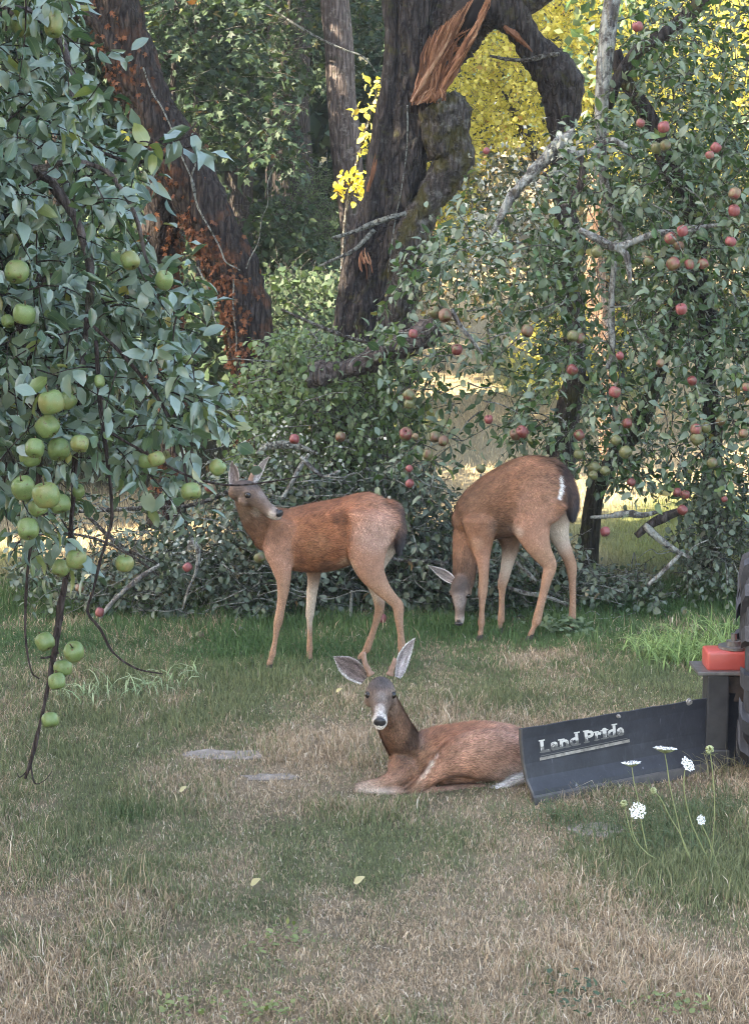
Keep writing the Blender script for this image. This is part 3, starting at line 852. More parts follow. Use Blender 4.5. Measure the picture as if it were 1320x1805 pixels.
# dead ivy leaves lie on the bark, thickest on the left flank and the foot
vv, tt = limb(mainp, YI, 14, 52, .32, 7, 12)
v2, t2 = limb([(296, 930, 34, 11.7), (298, 760, 31, 11.7), (292, 600, 29, 11.7), (287, 480, 29, 11.7), (284, 390, 30, 11.6), (300, 310, 30, 11.45), (322, 280, 24, 11.3)], YI, 12, 40, .3, 7, 13)
def on_surface(V, T, n, rng=RNG):
    A = V[T[:, 1]] - V[T[:, 0]]; B = V[T[:, 2]] - V[T[:, 0]]
    nn = np.cross(A, B); ar = np.linalg.norm(nn, axis=1)
    k = rng.choice(len(T), n, p=ar / ar.sum())
    u, v = rng.random((2, n)); f = u + v > 1; u[f], v[f] = 1 - u[f], 1 - v[f]
    return V[T[k, 0]] + A[k] * u[:, None] + B[k] * v[:, None], nn[k] / (ar[k][:, None] + 1e-12), k
P, Nn, _ = on_surface(vv, tt, 9000)
P2, N2, _ = on_surface(v2, t2, 2500)
P, Nn = np.concatenate([P, P2]), np.concatenate([Nn, N2])
px, py, _f = project_np(P)
w = fbm(P, 3.2, 3, 66)
cen = np.interp(py, [-480, -10, 230, 320, 400, 480, 560, 900], [140, 200, 285, 335, 378, 412, 436, 470])
flank = sstep(25, -30, px - cen)
k = (Nn[:, 1] < 0.35) & (RNG.random(len(P)) < (0.15 + .85 * flank) * (sstep(.42, .6, w) + .1) * (0.25 + .75 * sstep(90, 240, py)))
P, Nn = P[k], Nn[k]
D = np.array([0, 0, -1.0]) + RNG.normal(size=P.shape) * .5 + Nn * .35
add_leaves(root, 'ivy_leaf', MAPLE_T, P + Nn * .01, D, Nn + RNG.normal(size=P.shape) * .3, RNG.uniform(.03, .06, len(P)), M['rust_leaf'], 260, None, 'ivy_leaves')
P, D, Nn, L = crown_cloud(1500, at(130, -480, YI), (2.3, 1.8, 1.2), .16, 92, 12)
link('crown', scatter_mesh('crown', SMALL_T, P, D, Nn, L), M['orchard_leaf'], root, 'stuff')
tag(link('gold_leaf', scatter_mesh('gold_leaf', ROUND_T, np.array([at(218, 228, 11.0), at(224, 236, 11.0)]), np.array([(0, 0, -1.), (.3, 0, -1)]), np.array([(0, -1., .3)] * 2), np.array([.07, .05])), M['gold_leaf'], root))

# ------------------------------------------------------------------ old hollow apple tree
YH = 12.3
g0 = at(650, 900, YH)
root = empty('hollow_tree', (g0.x, YH, gz(g0.x, YH)), 'massive old apple tree with a torn orange broken limb and an arching bough', 'tree')
link('trunk', np_mesh('trunk', *limb([(618, 960, 80), (625, 760, 66), (632, 640, 54), (640, 560, 50), (652, 480, 47), (676, 400, 44), (697, 310, 46), (712, 220, 44), (722, 130, 42), (730, 50, 44), (728, -40, 46), (715, -150, 40), (690, -300, 30)], YH, 14, 60, .34, 7, 21)), M['bark_old'], root)
# flank ridges so that the bole reads as twisted wood
for s_, rdg in enumerate([[(600, 900, 26), (606, 620, 24), (622, 480, 20), (652, 370, 18), (664, 290, 17), (680, 190, 14), (690, 80, 12), (682, -30, 12)], [(685, 620, 22), (694, 500, 20), (704, 400, 16), (722, 310, 15), (738, 240, 14), (745, 180, 12)]]):
    link('root_flare' if s_ == 0 else 'bark_ridge', np_mesh('ridge', *limb([(p[0], p[1], p[2], YH - .10) for p in rdg], YH, 12, 28, .4, 10, 30 + s_)), M['bark_old'], root)
link('bough', np_mesh('bough', *limb([(735, 150, 34, 12.35), (762, 95, 44, 12.35), (800, 48, 48, 12.3), (845, 15, 44, 12.25), (890, 22, 34, 12.2), (925, 62, 24, 12.2), (952, 100, 28, 12.2), (982, 142, 36, 12.2), (991, 190, 31, 12.2), (990, 250, 24, 12.2), (994, 330, 22, 12.2), (1004, 480, 20, 12.2), (1012, 640, 19, 12.2), (1000, 730, 20, 12.2), (985, 840, 24, 12.2)], YH, 14, 44, .36, 9, 22)), M['bark_old'], root)
link('upper_bough', np_mesh('upper_bough', *limb([(850, 20, 34), (905, 18, 22), (950, -5, 18), (1010, -60, 15), (1090, -200, 11)], 12.2, 8, 16, .2, 7, 23)), M['bark_old'], root)
link('crown_bough', np_mesh('crown_bough', *limb([(800, 40, 40), (830, -60, 32), (850, -200, 24), (860, -380, 14)], 12.35, 8, 16, .2, 7, 24)), M['bark_old'], root)
stub = link('broken_stub', np_mesh('broken_stub', *limb([(770, 180, 42, 12.15), (784, 205, 45, 12.15), (789, 242, 40, 12.15), (802, 280, 34, 12.15), (784, 312, 29, 12.15), (764, 341, 27, 12.15), (751, 366, 26, 12.15), (735, 398, 30, 12.15), (722, 435, 36, 12.15), (708, 500, 36, 12.2), (690, 600, 36, 12.25)], YH, 14, 40, .34, 9, 25)), M['bark_stub'], root)
link('dead_twig', np_mesh('dead_twig', *limb([(716, 376, 4.5), (690, 383, 5), (655, 395, 5), (620, 410, 4), (585, 420, 2.5)], 11.9, 8, 7, .3, 9, 3)), M['twig_lichen'], root)
link('dead_twig', np_mesh('dead_twig', *limb([(985, 95, 4), (955, 100, 5), (925, 106, 4), (890, 104, 3), (862, 98, 2)], 12.0, 8, 7, .2, 9, 4)), M['twig'], root)
link('dead_twig', np_mesh('dead_twig', *limb([(660, 405, 4), (625, 440, 3.5), (595, 455, 3), (560, 470, 1.5)], 11.9, 8, 7, .3, 9, 5)), M['twig_lichen'], root)
link('bare_vine', np_mesh('bare_vine', *limb([(718, 185, 1.8), (717, 260, 1.1), (706, 340, 1.1), (696, 390, 1.1), (684, 480, 1.1)], 11.95, 8, 5, 0, 9, 5)), M['twig_lichen'], root)
# torn wood: long splinters round a dark core that imitates hollow shade
m, nt, b = mat_new('torn_wood')
g = position(nt, (1, 1, .25))
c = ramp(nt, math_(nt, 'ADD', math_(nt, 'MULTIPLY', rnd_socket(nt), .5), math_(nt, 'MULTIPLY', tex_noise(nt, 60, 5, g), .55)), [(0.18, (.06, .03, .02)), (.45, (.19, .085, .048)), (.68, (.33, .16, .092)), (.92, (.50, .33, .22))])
nt.links.new(c, b.inputs['Base Color']); b.inputs['Roughness'].default_value = .75; b.inputs['Specular IOR Level'].default_value = .15
bump(nt, b, tex_noise(nt, 110, 4, g), .8, .01)
M['torn_wood'] = m
A_ = Acc()
rs = random.Random(5)
def splinter(p0, p1, w, y0, y1, c, bend=6):
    P = [(p0[0], p0[1], w * .5, y0), (p0[0] * .65 + p1[0] * .35 + rs.uniform(-bend, bend), p0[1] * .65 + p1[1] * .35, w, (y0 * .65 + y1 * .35)), (p0[0] * .3 + p1[0] * .7 + rs.uniform(-bend, bend), p0[1] * .3 + p1[1] * .7, w * .8, y0 * .3 + y1 * .7), (p1[0], p1[1], w * .12, y1)]
    A_.add(*limb(P, None, 8, 6, .6, 18, rs.randrange(99)), c)
for k in range(150):
    t = k / 149
    x0 = 724 + 48 * t + rs.uniform(-3, 3); y0 = 176 + rs.uniform(-4, 6)
    if t < .45:   # left lip runs up to the frame top
        u = rs.random()
        x1, y1 = 752 + u * 90 + t * 12, 66 - u * 78
        yy = 11.93
    elif t < .75:
        x1, y1 = 782 + rs.uniform(-14, 20), 96 + rs.uniform(-26, 24); yy = 11.98
    else:         # right lip
        u = rs.random()
        x1, y1 = 815 + u * 52, 100 - u * 104
        yy = 11.92
    splinter((x0, y0), (x1, y1), rs.choice((1.2, 1.8, 2.2, 3, 4.5)), 12.0 + .06 * math.sin(t * 3.1) + rs.uniform(-.04, .03), yy + rs.uniform(-.05, .06), rs.random())
for k in range(24):
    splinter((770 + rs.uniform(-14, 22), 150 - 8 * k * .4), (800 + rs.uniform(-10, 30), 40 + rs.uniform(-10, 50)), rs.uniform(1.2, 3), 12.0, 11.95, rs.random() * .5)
for k in range(22):
    u = rs.random()
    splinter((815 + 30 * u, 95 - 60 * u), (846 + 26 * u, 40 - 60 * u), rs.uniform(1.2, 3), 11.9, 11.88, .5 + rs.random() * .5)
for k in range(14):
    splinter((726 + 4.5 * k, 182 + rs.uniform(-4, 4)), (745 + 3 * k + rs.uniform(-9, 9), 168 - rs.uniform(0, 18)), rs.uniform(1.5, 3.2), 11.97, 11.95, .4 + rs.random() * .6)
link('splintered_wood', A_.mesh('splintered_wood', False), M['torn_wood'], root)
A_ = Acc()
for (p0, p1, w) in [((888, 46), (930, 84), 6), ((895, 50), (918, 66), 5), ((910, 62), (938, 92), 4)]:
    splinter(p0, p1, w, 11.98, 12.0, .8, 2)
splinter((648, 338), (664, 280), 4, 12.0, 11.98, .95, 2); splinter((650, 330), (662, 270), 2.5, 11.97, 11.97, .8, 2)
for k in range(9): splinter((636 + 2.6 * k, 484 + rs.uniform(-22, 16)), (636 + 1.6 * k, 450 + rs.uniform(-25, 12)), rs.uniform(1, 2.4), 12.025, 12.06, rs.random() * .7, 3)
link('bark_scar', A_.mesh('bark_scar', False), M['torn_wood'], root, 'stuff')
m, nt, b = mat_new('hollow_shade'); b.inputs['Base Color'].default_value = (.018, .014, .013, 1); b.inputs['Roughness'].default_value = 1  # near-black core stands in for the shade inside the hollow
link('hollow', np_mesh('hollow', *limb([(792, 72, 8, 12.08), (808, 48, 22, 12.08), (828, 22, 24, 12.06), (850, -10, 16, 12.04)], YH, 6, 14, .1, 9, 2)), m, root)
cl = [crown_cloud(1500, at(760, -330, 12.3), (1.9, 1.7, .9), .13, 93, 14), crown_cloud(1100, at(1060, -260, 12.0), (1.5, 1.4, .6), .12, 94, 10)]
P, D, Nn, L = (np.concatenate([c[k] for c in cl]) for k in range(4))
link('crown', scatter_mesh('crown', SMALL_T, P, D, Nn, L), M['orchard_leaf'], root, 'stuff')

# golden sprays of a sapling behind the bole
root = empty('golden_sapling', (at(610, 700, 13.6).x, 13.6, gz(at(610, 700, 13.6).x, 13.6)), 'thin sapling with glowing yellow leaf sprays left of the hollow trunk', 'tree')
link('stem', np_mesh('stem', *limb([(596, 850, 4), (600, 600, 4), (606, 420, 3.5), (618, 330, 3), (640, 250, 2.5), (668, 150, 1.5)], 13.2, 8, 6, .1, 8, 2)), M['twig'], root)
def spray(root, spots, Y, mat, ls, seed, parts=60, nl=6, tm=ROUND_T):
    P0 = np.array([at(a_, b_, Y + RNG.uniform(-.1, .1)) for a_, b_ in spots])
    D0 = unit(len(P0)) * .7 + np.array([.1, -.3, .5]); D0 /= np.linalg.norm(D0, axis=1, keepdims=True)
    V, T, rn, LP, LD, LN, LL = twigs(P0 - D0 * .06, D0, RNG.uniform(.10, .2, len(P0)), nl, .1, .0025, lsize=ls, up=.4, rs=.8)
    link('twigs', np_mesh('twigs', V, T, {'rnd': rn}), M['twig'], root, 'stuff')
    add_leaves(root, 'leaf', tm, LP, LD, LN, LL, M[mat], parts)
spray(root, [(672, 148), (660, 165), (655, 182), (645, 195), (660, 150), (640, 230), (655, 240), (650, 262), (632, 268), (665, 232), (625, 200), (637, 262)], 13.2, 'yellow_leaf', (.05, .09), 1)
spray(root, [(610, 318), (622, 312), (632, 322), (612, 335), (625, 340), (603, 345), (640, 330), (618, 326), (600, 330), (630, 350)], 13.2, 'gold_leaf', (.06, .10), 2)
# ------------------------------------------------------------------ right apple tree
YR = 10.2
root_r = empty('apple_tree', (at(1215, 900, 10.6).x, 10.6, gz(at(1215, 900, 10.6).x, 10.6)), 'old spreading apple tree at the right with ripening red apples and lichened limbs', 'tree')
def lim(name, pts, Y, mat, sides=10, rough=.2, seed=0, root=root_r, n=8):
    return link(name, np_mesh(name, *limb(pts, Y, n, sides, rough, 9, seed)), M[mat], root)
lim('trunk', [(1262, 1060, 24, 11.2), (1250, 900, 18, 11.2), (1256, 760, 16, 11.2), (1240, 640, 16, 11.1), (1246, 560, 17, 10.9), (1226, 470, 18, 10.6), (1228, 400, 18, 10.4), (1205, 345, 18, 10.3), (1172, 275, 17, 10.2), (1140, 200, 13, 10.2), (1100, 140, 12, 10.2), (1082, 90, 12, 10.2)], YR, 'bark_old', 16, .22, 31)
lim('leaning_trunk', [(1030, 1060, 20, 10.7), (1048, 880, 17, 10.7), (1088, 800, 16, 10.6), (1122, 755, 15, 10.6), (1142, 710, 14, 10.6), (1162, 650, 13, 10.6), (1185, 560, 12, 10.6), (1210, 460, 12, 10.5)], YR, 'bark_moss', 14, .25, 32)
lim('pale_limb', [(1095, -60, 11), (1078, 0, 13), (1070, 60, 14), (1063, 130, 13), (1058, 210, 11), (1062, 300, 9), (1080, 380, 8), (1110, 430, 8)], 10.0, 'bark_pale', 12, .2, 33)
lim('dark_limb', [(1290, -40, 13), (1240, 0, 13), (1185, 50, 13), (1125, 90, 12), (1088, 140, 11), (1070, 190, 9)], 10.1, 'bark_old', 12, .22, 34)
lim('lichened_limb', [(1012, 228, 5), (988, 250, 10), (955, 285, 10), (925, 318, 9), (898, 352, 8), (880, 385, 6), (866, 415, 3)], 9.7, 'bark_pale', 20, .5, 35, n=14)
lim('lichened_branch', [(985, 262, 4), (1010, 270, 5), (1040, 266, 5), (1075, 248, 6), (1105, 260, 5)], 9.6, 'bark_pale', 8, .25, 36)
lim('branch', [(1022, 275, 6), (1026, 310, 6), (1012, 345, 6), (990, 365, 4)], 9.8, 'bark_grey', 8, .2, 37)
lim('lichened_branch', [(1020, 405, 5), (1050, 420, 7), (1085, 436, 8), (1120, 424, 6), (1155, 412, 6), (1200, 408, 5), (1240, 400, 4), (1280, 395, 3)], 9.5, 'bark_pale', 9, .2, 38)
lim('lichened_branch', [(1085, 436, 6), (1103, 450, 6), (1108, 478, 4), (1110, 500, 3)], 9.5, 'bark_pale', 8, .2, 39)
lim('pale_branch', [(1082, 460, 5), (1078, 510, 6), (1076, 560, 7), (1078, 610, 6), (1070, 650, 4)], 9.7, 'bark_pale', 9, .3, 40)
lim('pale_branch', [(795, 545, 4), (812, 575, 4), (832, 600, 4), (850, 625, 2.5)], 9.3, 'bark_pale', 7, .2, 41)
lim('mossy_limb', [(1030, 660, 12), (1012, 690, 14), (1000, 730, 13), (985, 765, 11), (965, 800, 8)], 10.3, 'bark_moss', 12, .3, 42)
lim('low_branch', [(1200, 900, 7), (1170, 912, 9), (1145, 925, 8), (1120, 945, 6)], 9.7, 'bark_old', 9, .2, 43)
lim('low_lichened_branch', [(1135, 925, 5), (1150, 940, 7), (1175, 960, 6), (1205, 978, 4), (1218, 984, 3)], 9.6, 'bark_pale', 9, .3, 44)
lim('low_lichened_branch', [(1200, 975, 3), (1185, 990, 4), (1165, 1010, 4), (1140, 1032, 3)], 9.6, 'bark_pale', 8, .2, 45)
lim('low_lichened_branch', [(1040, 912, 3), (1070, 910, 4), (1105, 905, 6), (1130, 908, 5), (1160, 902, 3)], 9.7, 'bark_pale', 8, .3, 46)
a = Acc()
rs = random.Random(9)
for k in range(95):      # fine lichened spurs and dead twiglets
    x, y = rs.uniform(690, 1320), rs.uniform(230, 1050)
    if x < 850 and y < 520: x += 220
    Y = rs.uniform(9.0, 10.8); an = rs.uniform(0, 6.28); l = rs.uniform(25, 80)
    dx, dy = math.cos(an) * l, math.sin(an) * l * .8
    a.add(*limb([(x, y, 1.5), (x + dx * .5 + rs.uniform(-9, 9), y + dy * .5 + rs.uniform(-9, 9), 1.3), (x + dx, y + dy, .7)], Y, 5, 5, .2, 12, k))
link('spurs', a.mesh('spurs'), M['twig_lichen'], root_r, 'stuff')
# grey bearded lichen hanging below the arch
P = np.concatenate([at_np(RNG.normal(905, 42, 330), RNG.normal(345, 55, 330), RNG.uniform(9.8, 10.6, 330)), at_np(RNG.normal(835, 22, 260), RNG.uniform(360, 520, 260), RNG.uniform(9.8, 10.6, 260)), at_np(RNG.normal(985, 14, 60), RNG.normal(255, 14, 60), RNG.uniform(9.55, 9.7, 60))])
D = unit(len(P)) * .6 + np.array([0, 0, -.6])
link('lichen_beard', scatter_mesh('lichen_beard', SMALL_T, P, D, unit(len(P)), RNG.uniform(.015, .05, len(P))), M['lichen'], root_r, 'stuff')
big = [(655, 560), (700, 470), (790, 400), (800, 340), (860, 330), (900, 380), (960, 330), (1000, 260), (1010, 200), (1090, 130), (1130, 60), (1200, 40), (1260, 60), (1330, 10), (1560, -60), (1560, 900), (1330, 900), (1230, 880), (1160, 850), (1060, 850), (1000, 800), (900, 770), (830, 760), (770, 830), (720, 880), (690, 760), (640, 650)]
holes = [([(800, 520), (980, 540), (960, 640), (880, 700), (780, 660)], .42), ([(1090, 660), (1240, 640), (1230, 800), (1080, 800)], .75), ([(800, 650), (880, 660), (880, 790), (800, 800), (700, 790)], .45), ([(860, 250), (960, 330), (900, 420), (820, 400)], .25), ([(1000, 430), (1090, 430), (1090, 620), (1010, 610)], .45), ([(1000, 0), (1130, 0), (1080, 200), (1000, 200)], .25), ([(800, 430), (860, 430), (860, 540), (800, 540)], .5)]
foliage(root_r, [(big, .8), ([(1090, 60), (1180, -60), (1560, -80), (1560, 200), (1120, 200)], .9), ([(1180, 110), (1560, 80), (1560, 620), (1200, 600), (1100, 300)], 1.0)], 2000, (9.42, 11.3), 9, (.050, .086), APPLE_T, M['orchard_leaf'], M['twig'], (.2, .45), 300, holes, 101, .6, .18, (at(1100, 400, 10)), r=.0035, cscale=.011, hang=.15, up=.8, rs=.7)
# upper crown beyond the frame
P, D, Nn, L = crown_cloud(1500, at(1420, -260, 10.3), (1.5, 1.4, .8), .09, 95, 12)
link('upper_crown', scatter_mesh('upper_crown', SMALL_T, P, D, Nn, L), M['orchard_leaf'], root_r, 'stuff')

# ------------------------------------------------------------------ drooping thickets behind the deer
def thicket(label, polys, n, Y, seed, base, holes=(), parts=250, mat='thicket_leaf', sp=170, box=None, clump=.25, ls=(.034, .062), tm=ROUND_T, tl=(.15, .4), spw=1.35):
    bx = at(base[0], 500, base[1]).x
    root = empty('bramble_thicket', (bx, base[1], gz(bx, base[1])), label, 'thicket', 'drooping thickets behind the deer')
    foliage(root, polys, n, Y, 9, ls, tm, M[mat], M['twig'], tl, parts, holes, seed, clump, .45, r=.003, cscale=.015)
    a = Acc(); rs = random.Random(seed)
    pp = sample_poly(polys, sp, holes, seed + 1)
    for k, (x, y) in enumerate(pp):
        an = rs.uniform(0, 6.28); l = rs.uniform(30, 110); Yk = rs.uniform(Y[0] - .1, Y[0] + .4)
        dx, dy = math.cos(an) * l, abs(math.sin(an)) * l * .7 - 15
        pts = [(x, y, spw, Yk), (x + dx * .35 + rs.uniform(-9, 9), y + dy * .4 + rs.uniform(-9, 9), spw * .9, Yk + rs.uniform(-.08, .08)), (x + dx * .7 + rs.uniform(-9, 9), y + dy * .7 + rs.uniform(-12, 6), spw * .7, Yk), (x + dx, y + dy, spw * .35, Yk + rs.uniform(-.1, .1))]
        if gz(0, Yk) < at(x + dx, y + dy, Yk).z and at(x + dx * .7, y + dy * .7, Yk).z > 0.02:
            a.add(*limb(pts, Yk, 4, 5, .25, 14, k))
    link('dead_twigs', a.mesh('dead_twigs'), M['twig_lichen'], root, 'stuff')
    return root
tA = thicket('low dark leafy thicket of drooping twigs left of the standing deer', [([(70, 1130), (110, 1010), (190, 960), (300, 930), (400, 900), (490, 880), (560, 1000), (560, 1140)], 1.0), ([(20, 1040), (40, 900), (200, 860), (330, 830), (420, 790), (490, 800), (480, 950)], .6)], 720, (9.5, 10.5), 111, (300, 10.0), [([(0, 830), (330, 850), (200, 960), (0, 1000)], .6)], 250)
tB = thicket('tall thicket with paler round leaves rising between the standing deer and the hollow trunk', [([(395, 800), (400, 660), (470, 580), (560, 560), (640, 600), (700, 560), (740, 700), (700, 880), (560, 900), (470, 860)], 1.0)], 800, (10.0, 11.3), 112, (560, 10.8), (), 250, 'pale_leaf', 60)
tC = thicket('dark thicket hanging low between the two standing deer', [([(480, 1140), (480, 850), (560, 830), (700, 800), (790, 850), (830, 980), (830, 1120)], 1.0)], 1000, (9.7, 10.7), 113, (650, 10.2), (), 250)
tD = thicket('dark low thicket trailing over the grass right of the grazing deer', [([(760, 1110), (780, 960), (1000, 940), (1060, 990), (1160, 1010), (1210, 1060), (1130, 1080), (1000, 1110)], 1.0), ([(1200, 1010), (1180, 930), (1240, 860), (1330, 850), (1500, 850), (1500, 1060), (1330, 1040)], .8)], 760, (9.7, 10.6), 114, (1050, 10.2), [([(1010, 860), (1230, 860), (1200, 960), (1040, 960)], .35)], 250)
tE = thicket('shadowy tangle of dark leaves filling the back of the thicket', [([(140, 1120), (170, 990), (420, 900), (480, 780), (520, 720), (700, 700), (800, 880), (1000, 960), (1180, 1010), (1100, 1090)], 1.0)], 620, (10.6, 11.5), 115, (620, 11.2), [([(0, 830), (380, 850), (200, 960), (0, 1000)], .2)], 0, sp=30)
def tw(root, name, pts, Y, mat='bark_pale', sides=8, rough=.25, seed=1):
    link(name, np_mesh(name, *limb(pts, Y, 8, sides, rough, 10, seed)), M[mat], root)
tw(tA, 'pale_branch', [(282, 995, 3), (245, 1020, 4.5), (205, 1055, 4.5), (175, 1090, 4), (155, 1118, 2)], 9.4)
tw(tA, 'pale_branch', [(332, 966, 3), (340, 958, 6), (350, 975, 4), (345, 1010, 2.6), (332, 1040, 2), (322, 1075, 1.4)], 9.4, seed=2)
tw(tA, 'bent_twig', [(20, 960, 2), (90, 940, 2.4), (170, 950, 2.6), (240, 985, 2.4), (300, 1030, 1.6)], 9.5, 'twig', 6)
tw(tA, 'branch', [(60, 905, 3), (160, 900, 3.5), (260, 895, 4), (340, 890, 4), (420, 860, 5)], 9.8, 'twig', 7)
tw(tA, 'branch', [(150, 905, 3.5), (210, 960, 3.5), (260, 985, 3), (330, 1010, 2)], 9.6, 'twig', 7)
tw(tA, 'pale_branch', [(425, 1105, 3), (415, 1130, 2.5), (405, 1148, 1.5)], 9.2)
tw(tB, 'fallen_limb', [(770, 575, 20), (725, 600, 22), (680, 618, 24), (640, 640, 20), (600, 652, 19), (565, 660, 20), (538, 670, 14)], 10.1, 'bark_grey', 16, .35, 3)
tw(tB, 'lichened_branch', [(452, 800, 3), (470, 788, 6), (500, 784, 7), (530, 788, 5), (560, 800, 3)], 9.9, 'twig_lichen', seed=4)
tw(tB, 'lichened_branch', [(498, 880, 4), (515, 850, 5), (530, 822, 5), (545, 800, 4)], 9.7, seed=5)
tw(tB, 'lichened_branch', [(530, 805, 4), (550, 825, 5), (572, 840, 4), (600, 830, 3)], 9.7, seed=6)
tw(tB, 'trunk_shoot', [(618, 860, 14), (615, 780, 13), (625, 700, 12), (660, 640, 10)], 10.9, 'bark_moss', 12, .3, 7)
tw(tB, 'bent_twig', [(495, 545, 2), (540, 565, 3), (600, 590, 3.5), (650, 605, 3)], 9.9, 'twig', 6)
tw(tC, 'pale_branch', [(690, 985, 3), (720, 988, 4.5), (755, 990, 4.5), (790, 992, 3)], 9.75, seed=7)
tw(tC, 'pale_stick', [(620, 1040, 3), (618, 1080, 3.5), (615, 1130, 3), (613, 1160, 2.5)], 9.6, 'twig_lichen', 6)
tw(tC, 'pale_branch', [(895, 1035, 3), (925, 1045, 4.5), (955, 1050, 4.5), (990, 1062, 3), (1010, 1075, 2.5)], 9.75, seed=8)
tw(tD, 'pale_branch', [(908, 990, 3), (925, 1005, 4), (945, 1025, 4)], 9.7, seed=9)
P = np.concatenate([at_np(RNG.normal(490, 45, 260), RNG.normal(800, 45, 260), RNG.uniform(9.8, 10.3, 260)), at_np(RNG.normal(330, 25, 60), RNG.normal(965, 18, 60), RNG.uniform(9.4, 9.6, 60)), at_np(RNG.uniform(470, 700, 120), RNG.uniform(760, 880, 120), RNG.uniform(9.7, 10.2, 120))])
link('lichen', scatter_mesh('lichen', SMALL_T, P, unit(len(P)), unit(len(P)), RNG.uniform(.012, .035, len(P))), M['lichen'], tB, 'stuff')

# ------------------------------------------------------------------ near green apple tree at the left
YL = 4.9
root_l = empty('apple_tree', (-2.15, 5.5, gz(-2.15, 5.5)), 'near apple tree reaching in from the left with large green apples and drooping shoots', 'tree')
link('trunk', np_mesh('trunk', *tube(*[np.array(q) for q in ([(-2.15, 5.5, -.1), (-2.13, 5.5, .3), (-2.1, 5.48, .8), (-2.0, 5.42, 1.3), (-1.95, 5.35, 1.8), (-1.8, 5.25, 2.3), (-1.7, 5.2, 2.9), (-1.65, 5.2, 3.5)], [.17, .14, .125, .12, .11, .095, .07, .04])], 18, .2, 6, 3)), M['bark_old'], root_l)
def sh(name, pts, mat='shoot', Y=4.8, sides=9, rough=.23, seed=1):
    pts = [(p[0], p[1], p[2] * .78, *p[3:]) for p in pts]
    link(name, np_mesh(name, *limb(pts, Y, 12, sides, rough * 2, 22, seed)), M[mat], root_l)
sh('bough', [(-560, 520, 60, 5.4), (-380, 430, 34, 5.2), (-200, 330, 26, 5.1), (-60, 290, 20, 5.0), (60, 300, 15, 4.95), (130, 380, 11, 4.9), (160, 480, 9, 4.85), (150, 600, 8, 4.8), (140, 700, 7, 4.75)], 'bark_grey', seed=2)
sh('bough', [(-380, 430, 30, 5.2), (-200, 150, 22, 5.1), (-60, 40, 16, 5.0), (40, 20, 12, 4.9), (100, 60, 9, 4.9), (120, 110, 7, 4.85), (128, 180, 5, 4.8)], 'bark_grey', seed=3)
sh('bough', [(-200, 330, 22, 5.1), (-60, 480, 16, 5.0), (30, 560, 12, 4.9), (60, 680, 10, 4.8), (70, 800, 8, 4.75), (62, 920, 5, 4.75), (50, 1000, 4, 4.75), (45, 1110, 3, 4.75), (55, 1180, 2.5, 4.75), (70, 1197, 2, 4.75)], seed=4)
sh('grey_branch', [(60, 300, 9), (130, 285, 7), (185, 300, 6), (212, 330, 6), (232, 365, 6), (246, 402, 5), (256, 450, 4), (270, 480, 3)], 'bark_grey', 4.75, seed=5)
sh('drooping_shoot', [(140, 700, 7), (134, 780, 6.5), (130, 870, 6.5), (125, 940, 6), (120, 1000, 6.5), (108, 1065, 7), (104, 1100, 7.5), (92, 1175, 6), (78, 1245, 5), (66, 1300, 5), (54, 1345, 4.5), (45, 1372, 3.5)], seed=6)
sh('shoot_tip', [(54, 1345, 2), (62, 1380, 1.8), (80, 1375, 1.5), (92, 1360, 1)], seed=7)
sh('shoot_tip', [(48, 1360, 2), (36, 1370, 1.6), (30, 1362, 1)], seed=8)
sh('hanging_twig', [(170, 600, 5), (178, 720, 4.5), (190, 810, 4.5), (197, 880, 4), (196, 925, 3.5), (178, 985, 3.2), (165, 1040, 3), (155, 1078, 3), (178, 1110, 3), (200, 1150, 2.6), (240, 1178, 2.2), (287, 1188, 1.6)], Y=4.7, seed=9)
sh('hanging_twig', [(150, 560, 5), (230, 640, 4.5), (290, 720, 4), (320, 790, 3.5), (330, 850, 3), (350, 880, 2)], Y=4.7, seed=10)
sh('hanging_twig', [(190, 760, 4), (260, 800, 3), (330, 838, 2.6), (400, 855, 2.3), (470, 850, 2), (565, 833, 1.2)], Y=4.65, seed=11)
sh('side_twig', [(104, 1150, 3), (88, 1158, 2.5), (72, 1160, 2)], seed=12)
sh('side_twig', [(205, 520, 4), (300, 540, 3), (350, 560, 2), (380, 590, 1.5)], seed=13)
sh('leaf_spur', [(170, 265, 5), (230, 285, 4), (290, 278, 3), (330, 262, 2)], seed=14)
crown = [(-260, -120), (110, -120), (128, -20), (150, 60), (190, 110), (200, 200), (225, 260), (215, 330), (255, 420), (290, 500), (330, 560), (340, 640), (390, 700), (405, 760), (340, 800), (300, 870), (250, 810), (200, 830), (150, 790), (110, 900), (80, 970), (20, 900), (-20, 840), (-260, 860)]
foliage(root_l, [(crown, 1.0)], 760, (4.58, 5.7), 9, (.042, .080), APPLE_T, M['apple_leaf'], M['shoot'], (.12, .28), 300, [([(150, 600), (330, 780), (230, 800)], .7), ([(-20, 760), (60, 760), (40, 840), (-20, 850)], .3), ([(345, 740), (520, 740), (520, 930), (345, 930)], 0.0)], 121, .25, .3, (-1.9, 5.2, 2.2), r=.0028, hang=.45, up=.7, rs=.9)
foliage(root_l, [([(10, 940), (160, 900), (160, 1010), (20, 1010)], 1)], 5, (4.6, 4.9), 4, (.05, .08), APPLE_T, M['apple_leaf'], M['shoot'], (.08, .16), 0, (), 122, .2, .4, r=.0025)
foliage(root_l, [([(225, 225), (350, 225), (340, 300), (240, 300)], 1)], 7, (4.65, 4.8), 5, (.06, .095), APPLE_T, M['apple_leaf'], M['shoot'], (.08, .16), 0, (), 123, 0, .1, r=.0025)
